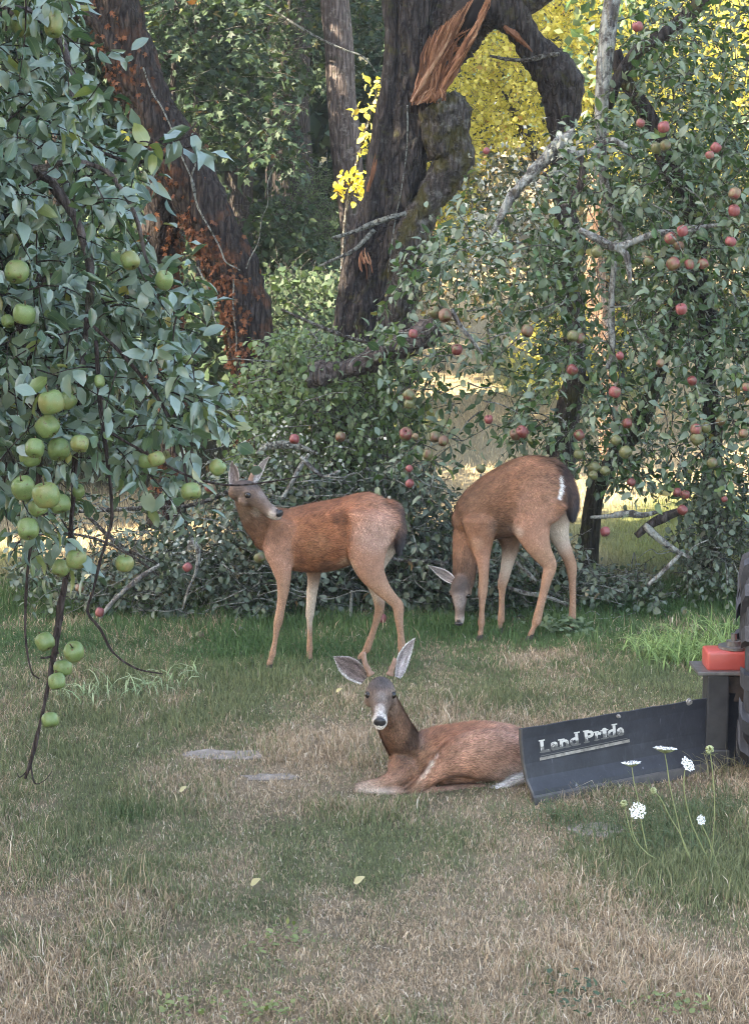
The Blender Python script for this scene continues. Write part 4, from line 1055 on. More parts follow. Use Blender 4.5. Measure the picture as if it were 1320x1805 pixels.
foliage(root_l, [([(280, 420), (350, 430), (350, 530), (280, 540)], 1)], 6, (4.65, 4.8), 5, (.06, .095), APPLE_T, M['apple_leaf'], M['shoot'], (.08, .16), 0, (), 124, 0, .1, r=.0025)
P, D, Nn, L = crown_cloud(1500, (-1.9, 5.3, 3.2), (1.2, 1.1, .9), .09, 96, 12)
px, py, _f = project_np(P)
k = (px < -40) | (py < -60)
link('upper_crown', scatter_mesh('upper_crown', APPLE_T, P[k], D[k], Nn[k], L[k]), M['apple_leaf'], root_l, 'stuff')

# ------------------------------------------------------------------ apples
def apple_mesh(name, oblong=1.0, seed=0):
    prof = [(0, -.40), (.10, -.43), (.24, -.46), (.38, -.40), (.47, -.24), (.5, -.02), (.485, .2), (.41, .37), (.28, .455), (.15, .45), (.06, .40), (0, .34)]
    ns = 18
    V, T = [], []
    rs = random.Random(seed); ph = rs.uniform(0, 6)
    for i, (r, z) in enumerate(prof):
        for k in range(ns):
            a = 2 * math.pi * k / ns
            rr = r * (1 + .035 * math.cos(5 * a + ph) * (1 if z < 0 else .5) + .03 * math.sin(2 * a + ph))
            V.append((rr * math.cos(a), rr * math.sin(a), z * oblong + .03 * math.sin(a + ph) * r))
    for i in range(len(prof) - 1):
        for k in range(ns):
            a, b_ = i * ns + k, i * ns + (k + 1) % ns
            T += [(a, b_, b_ + ns), (a, b_ + ns, a + ns)]
    return np_mesh(name, np.array(V), np.array(T), {'rnd': np.zeros(len(V))})
def apple_mat(name, base, blush, amt, spots, spot_amt):
    m, nt, b = mat_new(name)
    tcn = N(nt, 'ShaderNodeTexCoord'); oi = N(nt, 'ShaderNodeObjectInfo')
    off = N(nt, 'ShaderNodeVectorMath', operation='MULTIPLY_ADD')
    nt.links.new(oi.outputs['Random'], off.inputs[0]); off.inputs[1].default_value = (37, 19, 53); nt.links.new(tcn.outputs['Object'], off.inputs[2])
    n1 = tex_noise(nt, 1.3, 3, off.outputs[0]); n2 = tex_noise(nt, 3.2, 5, off.outputs[0], .7); n3 = tex_noise(nt, 22, 2, off.outputs[0])
    c = ramp(nt, n2, [(.3, tuple(v * .8 for v in base)), (.7, tuple(v * 1.2 for v in base))])
    f = math_(nt, 'MULTIPLY', math_(nt, 'SUBTRACT', math_(nt, 'ADD', n1, math_(nt, 'MULTIPLY', math_(nt, 'SUBTRACT', oi.outputs['Random'], .5), .35)), .62 - amt), 6.0, clamp=True)
    c = mix(nt, math_(nt, 'MULTIPLY', f, .92), c, blush)
    s = math_(nt, 'MULTIPLY', math_(nt, 'SUBTRACT', n2, .67 - spot_amt), 12.0, clamp=True)
    c = mix(nt, math_(nt, 'MULTIPLY', s, .85), c, spots)
    l = math_(nt, 'GREATER_THAN', n3, .68)
    c = mix(nt, math_(nt, 'MULTIPLY', l, .35), c, (.35, .33, .18))
    nt.links.new(c, b.inputs['Base Color'])
    b.inputs['Roughness'].default_value = .42; b.inputs['Specular IOR Level'].default_value = .45
    return m
M['green_apple'] = apple_mat('green_apple', (.115, .165, .055), (.165, .165, .055), .06, (.09, .05, .022), .09)
M['red_apple'] = apple_mat('red_apple', (.10, .105, .042), (.135, .028, .030), .22, (.09, .05, .03), .03)
M['pink_apple'] = apple_mat('pink_apple', (.15, .105, .055), (.20, .050, .055), .28, (.2, .1, .05), .0)
M['russet_apple'] = apple_mat('russet_apple', (.095, .10, .04), (.12, .055, .036), .12, (.09, .055, .03), .03)
M['stem'] = simple_mat('apple_stem', (.05, .035, .02), (.1, .07, .04), 60, .8, .2)
AP = [apple_mesh('apple', 1.0, 1), apple_mesh('apple', .93, 2), apple_mesh('apple', 1.08, 3)]
TALL = apple_mesh('apple', 1.35, 4)
st = np_mesh('stem', *tube(np.array([(0, 0, .33), (.02, 0, .5), (.05, .01, .66)]), np.array([.035, .026, .04]), 6)); st.materials.append(M['stem'])
bm = bmesh.new()
for k in range(5):
    a_ = k * 1.2566
    v = [bm.verts.new(p) for p in ((.07 * math.cos(a_ - .4), .07 * math.sin(a_ - .4), -.44), (.07 * math.cos(a_ + .4), .07 * math.sin(a_ + .4), -.44), (.12 * math.cos(a_), .12 * math.sin(a_), -.53), (.02 * math.cos(a_), .02 * math.sin(a_), -.42))]
    bm.faces.new((v[0], v[1], v[2])); bm.faces.new((v[0], v[3], v[1]))
cx = bm_mesh('calyx', bm); cx.materials.append(M['stem'])
KEYS = {}
for mk in ('green_apple', 'red_apple', 'pink_apple', 'russet_apple'):
    for k, me in enumerate(AP + [TALL]):
        c_ = me.copy(); c_.materials.append(M[mk]); KEYS[mk, k] = c_
rs = random.Random(21)
def apple(px, py, r, Y, mat, label, group, tilt=None, shape=None):
    p = at(px, py, Y)
    o = bpy.data.objects.new('apple', KEYS[mat, rs.randrange(3) if shape is None else shape])
    COL.objects.link(o)
    o.location = p
    s = 2 * r * Y / F_PX * rs.uniform(.93, 1.06)
    o.scale = (s * rs.uniform(.96, 1.04), s, s * rs.uniform(.9, 1.04))
    t = tilt if tilt is not None else (rs.uniform(-.9, .6), rs.uniform(-.7, .7))
    o.rotation_euler = (t[0], t[1], rs.uniform(0, 6.28))
    tag(o, label, 'apple', group)
    for nm, me in (('stem', st), ('calyx', cx)):
        c_ = bpy.data.objects.new(nm, me); COL.objects.link(c_); c_.parent = o
GG = 'green apples on the near left tree'
for a_ in [
    (97, 42, 19, 4.7, 'tall oblong green apple near the top of the left tree', 3), (40, 44, 19, 4.85, 'dark green apple deep in leaves in the top left corner of the photo', 0),
    (230, 459, 17, 4.65, 'green apple with dark scab spots beside the grey branch of the left tree', 1), (290, 494, 15, 4.6, 'lone green apple on the outer right edge of the left crown above the low boughs', 0),
    (30, 479, 21, 4.6, 'flattened green apple at the left photo edge level with the spotted apple', 1), (43, 554, 20, 4.55, 'green apple at the left photo edge beside a small hidden one', 0),
    (14, 566, 12, 4.7, 'small green apple half behind its larger neighbour at the left photo edge', 0), (91, 709, 22, 4.5, 'large green apple topmost of the long hanging cluster', 1),
    (119, 706, 17, 4.62, 'green apple peeping from behind the topmost apple of the hanging cluster', 0), (84, 752, 21, 4.55, 'green apple directly below the topmost one in the hanging cluster', 0),
    (62, 790, 19, 4.47, 'green apple with a visible dark eye left in the middle of the hanging cluster', 1), (54, 806, 19, 4.6, 'green apple tucked under the one with the dark eye in the cluster', 0),
    (104, 792, 22, 4.6, 'broad yellowish green apple behind a leaf in the middle of the cluster', 1), (141, 782, 17, 4.5, 'green apple under a bent leaf at the right side of the hanging cluster', 0),
    (42, 860, 20, 4.5, 'green apple left of the scarred one low in the hanging cluster', 0), (82, 873, 23, 4.42, 'pale large green apple with a brown scar low in the hanging cluster', 1),
    (106, 888, 18, 4.58, 'shaded green apple right behind the scarred apple in the cluster', 0), (68, 894, 17, 4.55, 'green apple right below the scarred apple in the cluster', 0),
    (50, 932, 20, 4.5, 'bottom apple of the long hanging cluster with a brown patch', 0), (139, 866, 12, 4.7, 'small green apple at the right side of the bare hanging shoot', 0),
    (135, 986, 18, 4.6, 'green apple with a dark bruise on the shoot below the long cluster', 1), (108, 1001, 15, 4.7, 'shaded green apple behind the shoot beside the bruised apple', 0),
    (220, 993, 16, 4.6, 'single smooth green apple hanging apart in front of the thicket', 0), (384, 824, 15, 4.6, 'bright green apple just left of the standing deer ear', 0),
    (337, 866, 19, 4.55, 'green apple with a dark eye hanging lower left of the standing deer head', 1), (276, 809, 15, 4.6, 'pale spotted green apple in the shade of a hanging leaf', 1),
    (258, 812, 15, 4.72, 'dark shaded green apple behind the pale spotted one', 0), (288, 749, 12, 4.75, 'small yellow green apple under the lower boughs of the left crown', 0),
    (176, 672, 10, 4.6, 'pale narrow green apple standing above the long hanging cluster', 3), (80, 1131, 18, 4.7, 'upper left apple of the bunch on the bare drooping shoot', 0),
    (131, 1149, 19, 4.65, 'upper right apple of the bunch on the bare drooping shoot', 1), (112, 1177, 16, 4.72, 'middle apple of the bunch on the bare drooping shoot', 0),
    (101, 1201, 16, 4.68, 'lower apple of the bunch on the bare drooping shoot', 0), (89, 1269, 17, 4.7, 'lowest green apple alone near the tip of the bare shoot', 1),
    (331, 634, 9, 4.7, 'tiny green apple at the right rim of the left crown', 0)]:
    apple(a_[0], a_[1], a_[2], a_[3], 'green_apple', a_[4], GG, shape=a_[5])
GR = 'ripening apples on the right tree'
R, Pk, U = 'red_apple', 'pink_apple', 'russet_apple'
for a_ in [
    (1123, 47, 10, Pk, 'pink apple highest in the right tree beside the pale limb'), (1128, 217, 8, Pk, 'dull pink apple under the dark limb, upper of the right crown'), (1169, 224, 10, Pk, 'round rosy apple above the leaning dark trunk top'),
    (1156, 261, 9, U, 'brownish apple of a pair below the rosy one'), (1172, 256, 9, U, 'greenish apple of a pair below the rosy one'), (1261, 260, 9, Pk, 'upper apple of a rosy pair near the upper right edge'),
    (1250, 273, 8, Pk, 'lower apple of a rosy pair near the upper right edge'), (1294, 341, 10, Pk, 'upper of two pink apples one above the other at the right edge'), (1293, 371, 10, Pk, 'lower of two pink apples one above the other at the right edge'),
    (1287, 426, 10, Pk, 'pink apple alone at the right edge level with the lichened branch'), (1202, 407, 10, Pk, 'top pink apple of three at the end of the lichened branch'), (1181, 420, 10, Pk, 'left pink apple of three at the end of the lichened branch'),
    (1196, 433, 9, U, 'lowest dull apple of three at the end of the lichened branch'), (1186, 465, 11, Pk, 'large pale pink apple in the row below the lichened branch'), (1214, 466, 9, Pk, 'middle dull pink apple in the row below the lichened branch'),
    (1238, 465, 10, Pk, 'bright pink apple ending the row below the lichened branch'), (1142, 461, 9, U, 'brown shaded apple left of the row below the lichened branch'), (1051, 444, 10, R, 'deep crimson apple in front of the tan trunk'),
    (1200, 545, 10, Pk, 'salmon coloured apple alone in the middle of the right crown'), (1009, 592, 10, R, 'left apple of a dark red pair below the tan trunk'), (1022, 596, 9, R, 'right apple of a dark red pair below the tan trunk'),
    (1008, 652, 10, R, 'dark red apple hanging below the dark red pair'), (766, 551, 11, U, 'brown red apple beside a green one left of the pale broken twig'), (784, 556, 11, U, 'greenish apple beside a brown red one left of the pale broken twig'),
    (805, 616, 10, R, 'single red apple just below the pale broken twig'), (929, 583, 10, U, 'olive brown apple against the pale field, upper middle'), (728, 588, 8, Pk, 'small pink apple near the lichened fallen limb'),
    (1083, 691, 11, Pk, 'blushed apple with a green side above the mossy leaning trunk'), (1219, 671, 8, R, 'small red apple right of the mossy leaning trunk top'), (1314, 682, 8, Pk, 'small pink apple touching the right photo edge at half height'),
    (721, 696, 10, R, 'upper crimson apple of a stacked pair above the standing deer rump'), (721, 712, 9, R, 'lower apple of a stacked pair above the standing deer rump'), (715, 765, 12, R, 'large brownish red apple below the stacked pair'),
    (732, 769, 6, Pk, 'small pink apple touching the large brownish red one'), (766, 770, 10, U, 'left russet apple of a pair between the two standing deer'), (781, 777, 9, U, 'right russet apple of a pair between the two standing deer'),
    (754, 801, 9, U, 'dark olive apple below the russet pair'), (861, 739, 8, Pk, 'narrow pink apple above the grazing deer shoulder'), (908, 766, 10, U, 'dark apple left of a red one just above the grazing deer back'),
    (920, 761, 10, R, 'red apple right of a dark one just above the grazing deer back'), (847, 826, 9, R, 'dark red apple dangling left of the grazing deer back'), (721, 826, 7, Pk, 'small pink apple over the rump of the standing deer'),
    (722, 852, 8, Pk, 'pink apple hanging lowest above the standing deer tail'), (1020, 767, 9, R, 'red apple above the grazing deer tail beside the mossy limb'), (1019, 801, 10, U, 'olive apple below the red one beside the mossy limb'),
    (1047, 824, 10, U, 'dark green apple hanging right of the grazing deer tail'), (1066, 830, 9, U, 'russet apple just right of the dark green one by the tail'), (1045, 838, 8, U, 'shadowed apple under the dark green one by the tail'),
    (1102, 797, 11, U, 'large brown apple at the foot of the mossy leaning trunk'), (1105, 746, 9, R, 'dull red apple left of the mossy leaning trunk'), (1085, 776, 10, U, 'shaded olive apple left of the mossy trunk foot'),
    (1112, 850, 8, R, 'red apple over the green field below the mossy trunk'), (1066, 937, 9, Pk, 'red apple alone hanging low right of the grazing deer'), (1226, 757, 10, Pk, 'left rosy apple of a pair over the pale field at right'),
    (1243, 754, 9, U, 'right brownish apple of a pair over the pale field at right'), (1228, 773, 11, U, 'green apple directly under the rosy pair at right'), (1270, 741, 9, U, 'faint brown apple right of the rosy pair'),
    (1309, 764, 9, Pk, 'tan pink apple at the right edge right of the rosy pair'), (1254, 816, 10, U, 'olive apple in shade low at the right edge'), (1193, 868, 8, R, 'left red apple of a low pair near the dark branch'),
    (1207, 872, 8, R, 'right red apple of a low pair near the dark branch'), (1202, 899, 9, R, 'red apple at the tip of the low dark branch'), (1276, 880, 6, R, 'tiny red apple in the low leaves at the right edge'),
    (857, 266, 6, Pk, 'small pink apple seen under the arch against the yellow tree'), (1163, 640, 7, Pk, 'small pink apple in leaves above the mossy leaning trunk'), (1092, 627, 7, Pk, 'small pink apple low beside the pale hanging branch')]:
    apple(a_[0], a_[1], a_[2], rs.uniform(9.22, 9.42), a_[3], a_[4], GR)
GT_ = 'apples caught in the thickets'
for a_ in [
    (519, 774, 9, 9.5, Pk, 'tan pink apple in the thicket above the standing deer back'), (600, 770, 9, 9.6, U, 'yellow brown apple hidden in thicket leaves above the standing deer'), (331, 1000, 8, 9.2, Pk, 'pale pink apple in the thicket by the lichened branch stub'),
    (141, 1036, 8, 9.2, U, 'small tan apple behind the bare hanging shoot'), (176, 1079, 8, 9.2, Pk, 'pink apple near the foot of the pale slanting branch'), (352, 1122, 9, 9.1, U, 'brown apple lying at the foot of the thicket'),
    (458, 983, 10, 9.2, U, 'orange brown apple against the chest of the standing deer'), (371, 861, 11, 9.2, R, 'dusky red apple beside the bright green apple near the deer ear'), (672, 1090, 9, 9.3, Pk, 'reddish apple low in the thicket between the hind legs')]:
    apple(a_[0], a_[1], a_[2], a_[3], a_[4], a_[5], GT_)
# ------------------------------------------------------------------ deer
m, nt, b = mat_new('deer_coat')
tc = attr(nt, 'tint', 'Color')
n1 = tex_noise(nt, 30, 4, position(nt)); n2 = tex_noise(nt, 300, 3, position(nt, (1, 1, .35)))
c = mix(nt, .8, tc, ramp(nt, n1, [(.3, (.8, .78, .76)), (.7, (1.18, 1.18, 1.18))]), 'MULTIPLY')
c = mix(nt, .8, c, ramp(nt, n2, [(.3, (.7, .7, .7)), (.7, (1.25, 1.25, 1.25))]), 'MULTIPLY')
nt.links.new(c, b.inputs['Base Color']); b.inputs['Roughness'].default_value = .8; b.inputs['Specular IOR Level'].default_value = .2
bump(nt, b, n2, .5, .004)
M['coat'] = m
m, nt, b = mat_new('deer_hair')
nt.links.new(attr(nt, 'tint', 'Color'), b.inputs['Base Color']); b.inputs['Roughness'].default_value = .55; b.inputs['Specular IOR Level'].default_value = .3
M['hair'] = m
m, nt, b = mat_new('deer_eye'); b.inputs['Base Color'].default_value = (.012, .009, .008, 1); b.inputs['Roughness'].default_value = .08
M['eye'] = m
M['nose'] = simple_mat('deer_nose', (.012, .011, .012), (.03, .028, .03), 120, .32, .5, 0, .4)
M['hoof'] = simple_mat('deer_hoof', (.03, .024, .02), (.07, .055, .045), 60, .5, .4)
M['velvet'] = simple_mat('antler_velvet', (.20, .12, .085), (.34, .22, .17), 70, .9, .1, 0, .3)

RED = (.325, .138, .070); RED2 = (.29, .112, .054); PINK = (.35, .19, .13); LEG = (.315, .185, .122); PALE = (.46, .37, .30); NECK = (.215, .118, .076); NECKD = (.14, .078, .052)
FORE = (.40, .27, .20); GREYF = (.150, .104, .084); DARKF = (.075, .056, .048); WHITE = (.58, .545, .515); BLACK = (.014, .014, .018); BROWN = (.24, .115, .066); BROWND = (.15, .085, .055); MUZ = (.30, .24, .21)

def ellipse_tube(C, A, B, side, ns=22):
    n = len(C)
    tan = np.gradient(C, axis=0); tan /= np.linalg.norm(tan, axis=1, keepdims=True)
    side = np.asarray(side, float)
    S = side[None] - tan * (tan @ side)[:, None]; S /= np.linalg.norm(S, axis=1, keepdims=True)
    U = np.cross(tan, S)
    Cs, As, Bs, Ss, Us = [], [], [], [], []
    for th in (1.35, .95, .5):
        Cs.append(C[0] - tan[0] * .75 * min(A[0], B[0]) * math.sin(th)); As.append(A[0] * math.cos(th)); Bs.append(B[0] * math.cos(th)); Ss.append(S[0]); Us.append(U[0])
    for k in range(n):
        Cs.append(C[k]); As.append(A[k]); Bs.append(B[k]); Ss.append(S[k]); Us.append(U[k])
    for th in (.5, .95, 1.35):
        Cs.append(C[-1] + tan[-1] * .75 * min(A[-1], B[-1]) * math.sin(th)); As.append(A[-1] * math.cos(th)); Bs.append(B[-1] * math.cos(th)); Ss.append(S[-1]); Us.append(U[-1])
    Cs, Ss, Us = np.array(Cs), np.array(Ss), np.array(Us); As, Bs = np.array(As), np.array(Bs)
    ang = np.arange(ns) / ns * 2 * math.pi
    V = Cs[:, None] + As[:, None, None] * np.cos(ang)[None, :, None] * Ss[:, None] + Bs[:, None, None] * np.sin(ang)[None, :, None] * Us[:, None]
    n = len(Cs); V = V.reshape(-1, 3)
    i, j = np.meshgrid(np.arange(n - 1), np.arange(ns), indexing='ij')
    a = i * ns + j; b_ = i * ns + (j + 1) % ns
    T = np.concatenate([np.stack([a, b_, b_ + ns], -1).reshape(-1, 3), np.stack([a, b_ + ns, a + ns], -1).reshape(-1, 3)])
    V = np.concatenate([V, Cs[:1], Cs[-1:]]); jj = np.arange(ns)
    T = np.concatenate([T, np.stack([np.full(ns, n * ns), (jj + 1) % ns, jj], 1), np.stack([np.full(ns, n * ns + 1), (n - 1) * ns + jj, (n - 1) * ns + (jj + 1) % ns], 1)])
    return V, T

class Deer:
    def __init__(s, base, label):
        s.root = empty('deer', base, label, 'deer')
        s.V, s.T, s.n = [], [], 0
        s.S = []          # samples: pos, radius, colour, flow, hair length
        s.paint = []
        s.extra = []      # ears
    def chain(s, pts, Y, side, flow=1, hair=.014, n=6, W=None):
        """pts: (px, py, b_px, a_m or None, colour[, Y])"""
        P = np.array([at(p[0], p[1], p[5] if len(p) > 5 else Y) for p in pts])
        Yv = [p[5] if len(p) > 5 else Y for p in pts]
        vals = np.array([[p[2] * y / F_PX, (p[3] if p[3] is not None else p[2] * y / F_PX), *p[4]] for p, y in zip(pts, Yv)])
        s.chain3(P, vals, side, flow, hair, n)
    def chain3(s, P, vals, side, flow=1, hair=.014, n=6):
        C, v = catmull(P, vals, n)
        v = np.maximum(v, .001)
        V, T = ellipse_tube(C, v[:, 1], v[:, 0], side)
        s.V.append(V); s.T.append(T + s.n); s.n += len(V)
        tan = np.gradient(C, axis=0); tan /= np.linalg.norm(tan, axis=1, keepdims=True)
        for k in range(len(C)):
            s.S.append((*C[k], (v[k, 0] + v[k, 1]) / 2, *v[k, 2:5], *(tan[k] * flow), hair))
    def ball(s, c, r, sc=(1, 1, 1)):
        bm = bmesh.new(); bmesh.ops.create_icosphere(bm, subdivisions=3, radius=r)
        V = np.array([v.co[:] for v in bm.verts]) * np.array(sc) + np.array(c)
        T = np.array([[v.index for v in f.verts] for f in bm.faces]); bm.free()
        s.V.append(V); s.T.append(T + s.n); s.n += len(V)
    def head(s, O, f, u, white=.0, k=1.0, nose_hidden=False):
        f = Vector(f).normalized(); u = Vector(u); u = (u - f * u.dot(f)).normalized(); l = u.cross(f)
        s.hf, s.hu, s.hl, s.hO, s.hk = f, u, l, Vector(O), k
        L = lambda x, y, z: s.hO + (f * x + l * y + u * z) * k
        s.L = L
        prof = [(-.065, -.012, .030, .034, NECK), (-.035, .004, .044, .047, DARKF), (.0, .012, .052, .052, DARKF), (.035, .008, .0495, .047, GREYF), (.07, -.004, .039, .041, GREYF), (.105, -.018, .0295, .034, GREYF), (.14, -.028, .0255, .029, GREYF), (.17, -.033, .0265, .0265, tuple(np.array((.36, .30, .265)) * (1 - white) + np.array(WHITE) * white)), (.19, -.036, .021, .02, tuple(np.array((.40, .34, .30)) * (1 - white) + np.array(WHITE) * white))]
        P = np.array([L(p[0], 0, p[1]) for p in prof])
        vals = np.array([[p[3] * k, p[2] * k, *p[4]] for p in prof])
        s.chain3(P, vals, l, -1, .006, 5)
        for sy in (-1, 1):
            s.ball(L(.030, sy * .040, .026), .0165 * k)
            s.ball(L(.02, sy * .036, -.018), .024 * k)
            s.paint += [(L(.042, sy * .056, .018), .021 * k, (.40, .31, .255), .6), (L(.042, sy * .055, .018), .0155 * k, (.03, .022, .02), 1.0),
                        (L(.06, sy * .05, -.002), .016 * k, (.12, .085, .07), .5), (L(.02, sy * .05, -.045), .04 * k, (.27, .18, .135), .6), (L(.17, sy * .027, -.030), .016 * k, (.50, .45, .41), .55)]
        s.paint += [(L(.02, 0, .066), .045 * k, (.085, .068, .064), .9), (L(.09, 0, .032), .026 * k, (.20, .165, .15), .7), (L(.135, 0, .006), .024 * k, (.42, .37, .34), .8 * white + .1), (L(.163, 0, -.004), .015 * k, (.62, .58, .55), .8 * white), (L(.17, 0, -.06), .03 * k, WHITE, .95), (L(.186, 0, -.018), .016 * k, BLACK, .9), (L(.08, 0, -.055), .035 * k, (.55, .48, .42), .8)]
        if not nose_hidden:
            bm = bmesh.new(); bmesh.ops.create_uvsphere(bm, u_segments=16, v_segments=10, radius=1)
            for v in bm.verts:
                x, y, z = v.co
                dent = .35 * math.exp(-((abs(y) - .5) ** 2 + (z - .05) ** 2) / .05) * (x > 0)
                v.co = Vector(L(.196 + .011 * (x - dent), y * .0235, -.0225 + z * (.0165 if z > 0 else .018)))
            s.nose = link('nose', bm_mesh('nose', bm, True), M['nose'], s.root)
        for sy in (-1, 1):
            bm = bmesh.new(); bmesh.ops.create_uvsphere(bm, u_segments=14, v_segments=10, radius=.0135 * k)
            bmesh.ops.translate(bm, verts=bm.verts, vec=L(.044, sy * .0455, .017))
            link('eye', bm_mesh('eye', bm, True), M['eye'], s.root)
    def antler(s, pts, r=.012):
        P, R = catmull(np.array([Vector(p) for p in pts]), np.linspace(r, r * .72, len(pts))[:, None], 6)
        rr = R[:, 0].copy(); rr[-2:] *= .85; rr[:3] *= 1.25
        link('antler', np_mesh('antler', *tube(P, rr, 10, .12, 40, 3)), M['velvet'], s.root)
    def ear(s, base, tip, face, width, inner=(.26, .215, .2), rim=(.58, .54, .52), outer=(.12, .09, .078), cup=.55):
        base, tip, face = Vector(base), Vector(tip), Vector(face)
        d = tip - base; Ln = d.length; d.normalize()
        face = (face - d * face.dot(d)).normalized(); sd_ = d.cross(face)
        nt_, ns_ = 12, 9
        V, C = [], []
        for layer in (0, 1):
            for i in range(nt_):
                t = i / (nt_ - 1)
                w = width * .5 * (math.sin(math.pi * min(1, .12 + .88 * t) ** 1.05) ** .75 if t < 1 else 0) * (1.05 - .15 * t)
                w = max(w, width * .02)
                cu = cup * (1.25 - .75 * t)
                for j in range(ns_):
                    q = -1 + 2 * j / (ns_ - 1)
                    a_ = q * cu * 1.7
                    p = base + d * (Ln * t) + sd_ * (w * math.sin(a_) / max(.5, math.sin(min(1.5, cu * 1.7)))) + face * (w * (1 - math.cos(a_)) * 1.1 - w * .35) - face * (.008 * math.sin(t * 3.1)) 
                    if layer: p = p - face * .0045 * (1 - .6 * abs(q))
                    V.append(p)
                    if layer == 0:
                        e = max(abs(q), sstep(.8, 1.0, t))
                        k = float(sstep(.72, .95, e)); c0 = np.array(inner) * (.55 + .9 * abs(math.sin(q * 4 + t * 3)))
                        C.append(c0 * (1 - k) + np.array(rim) * k)
                    else:
                        C.append(np.array(outer) * (1 + .4 * t))
        T = []
        def q4(a, b, c, d_): T.extend([(a, b, c), (a, c, d_)])
        o = nt_ * ns_
        for i in range(nt_ - 1):
            for j in range(ns_ - 1):
                a = i * ns_ + j
                q4(a, a + 1, a + ns_ + 1, a + ns_); q4(o + a, o + a + ns_, o + a + ns_ + 1, o + a + 1)
            for j, fl in ((0, 1), (ns_ - 1, 0)):
                a = i * ns_ + j
                if fl: q4(a, a + ns_, o + a + ns_, o + a)
                else: q4(a, o + a, o + a + ns_, a + ns_)
        s.extra.append((np.array(V), np.array(T), np.array(C), np.tile(np.array(d), (len(V), 1)), np.full(len(V), .007)))
    def hoof(s, top, toe, w=.017, k=1.0):
        """cloven hoof from the pastern to the ground"""
        top, toe = Vector(top), Vector(toe)
        g = gz(toe.x, toe.y)
        d = Vector((toe.x - top.x, toe.y - top.y, 0)); d = d.normalized() if d.length > .004 else Vector((-1, 0, 0))
        sd_ = Vector((-d.y, d.x, 0))
        bm = bmesh.new()
        for sg in (-1, 1):
            c = sd_ * (sg * w * .52)
            bt = Vector((toe.x, toe.y, g - .004)); tp = top
            v = [bm.verts.new(q) for q in (bt + c + d * .030 - sd_ * sg * .004, bt + c - d * .016 - sd_ * w * .45, bt + c - d * .016 + sd_ * w * .45, tp + c * .8 + d * .012, tp + c * .8 - d * .013 - sd_ * w * .42, tp + c * .8 - d * .013 + sd_ * w * .42, bt + c + d * .012 - sd_ * w * .48, bt + c + d * .012 + sd_ * w * .48, tp + c * .8 + d * .004 - sd_ * w * .46, tp + c * .8 + d * .004 + sd_ * w * .46)]
            for f in ((1, 6, 8, 4), (6, 0, 3, 8), (0, 7, 9, 3), (7, 2, 5, 9), (2, 1, 4, 5), (4, 8, 3, 9, 5), (1, 2, 7, 0, 6)):
                bm.faces.new([v[q] for q in f])
        bmesh.ops.recalc_face_normals(bm, faces=bm.faces)
        link('hoof', bm_mesh('hoof', bm), M['hoof'], s.root)
    def leg(s, pts, Y, side, hoof=True, hair=.0045, yaw=None):
        """last point is the toe on the ground"""
        toe = at(pts[-1][0], pts[-1][1], Y); toe.z = gz(toe.x, toe.y)
        s.chain(pts[:-1], Y, side, 1, hair)
        top = at(pts[-2][0], pts[-2][1], Y)
        pas = top.lerp(toe, .55); pas.z = max(pas.z, toe.z + .045)
        P = np.array([top, top.lerp(pas, .5), pas, Vector((pas.x * .6 + toe.x * .4, pas.y, toe.z + .03))])
        col = pts[-2][4]
        s.chain3(P, np.array([[pts[-2][2] * Y / F_PX, pts[-2][2] * Y / F_PX, *col], [.0140, .0140, *col], [.0155, .016, *col], [.016, .017, *(np.array(col) * .8)]]), side, 1, hair, 4)
        if hoof: s.hoof(pas - Vector((0, 0, .012)), toe)
    def build(s, voxel=.0065, nhair=60000, seed=1, hw=.0030, smooth=4, flat=None):
        me = np_mesh('tmp', np.concatenate(s.V), np.concatenate(s.T))
        o = bpy.data.objects.new('tmp', me); COL.objects.link(o)
        md = o.modifiers.new('r', 'REMESH'); md.mode = 'VOXEL'; md.voxel_size = voxel
        ms = o.modifiers.new('s', 'SMOOTH'); ms.iterations = smooth; ms.factor = .5
        dg = bpy.context.evaluated_depsgraph_get()
        ev = o.evaluated_get(dg); em = ev.to_mesh()
        em.calc_loop_triangles()
        V = np.zeros(len(em.vertices) * 3, np.float32); em.vertices.foreach_get('co', V); V = V.reshape(-1, 3).astype(float)
        T = np.zeros(len(em.loop_triangles) * 3, np.int32); em.loop_triangles.foreach_get('vertices', T); T = T.reshape(-1, 3)
        ev.to_mesh_clear(); bpy.data.objects.remove(o); bpy.data.meshes.remove(me)
        S = np.array(s.S)
        C = np.zeros((len(V), 3)); Fl = np.zeros((len(V), 3)); H = np.zeros(len(V))
        for a in range(0, len(V), 4000):
            d = np.linalg.norm(V[a:a + 4000, None] - S[None, :, :3], axis=2)
            d = np.abs(d - S[None, :, 3]) + .25 * d
            w = 1 / ((d + .011) ** 3.2); w /= w.sum(1, keepdims=True)
            C[a:a + 4000] = w @ S[:, 4:7]; Fl[a:a + 4000] = w @ S[:, 7:10]; H[a:a + 4000] = w @ S[:, 10]
        for (c, r, col, st_) in s.paint:
            d = np.linalg.norm(V - np.array(c), axis=1) / r
            w = (sstep(1.25, .6, d) * st_)[:, None]
            C = C * (1 - w) + np.array(col) * w
        n = len(V)
        for (v, t, c, fl, h) in s.extra:
            T = np.concatenate([T, t + n]); V = np.concatenate([V, v]); C = np.concatenate([C, c]); Fl = np.concatenate([Fl, fl]); H = np.concatenate([H, h]); n += len(v)
        s.bodyV = V
        link('body', np_mesh('body', V, T, None, True, C), M['coat'], s.root)
        rng = np.random.default_rng(seed)
        P, Nn, k = on_surface(V, T, nhair, rng)
        f = Fl[T[k, 0]] + rng.normal(size=P.shape) * .16
        f = f - Nn * (f * Nn).sum(1, keepdims=True); f /= np.linalg.norm(f, axis=1, keepdims=True) + 1e-9
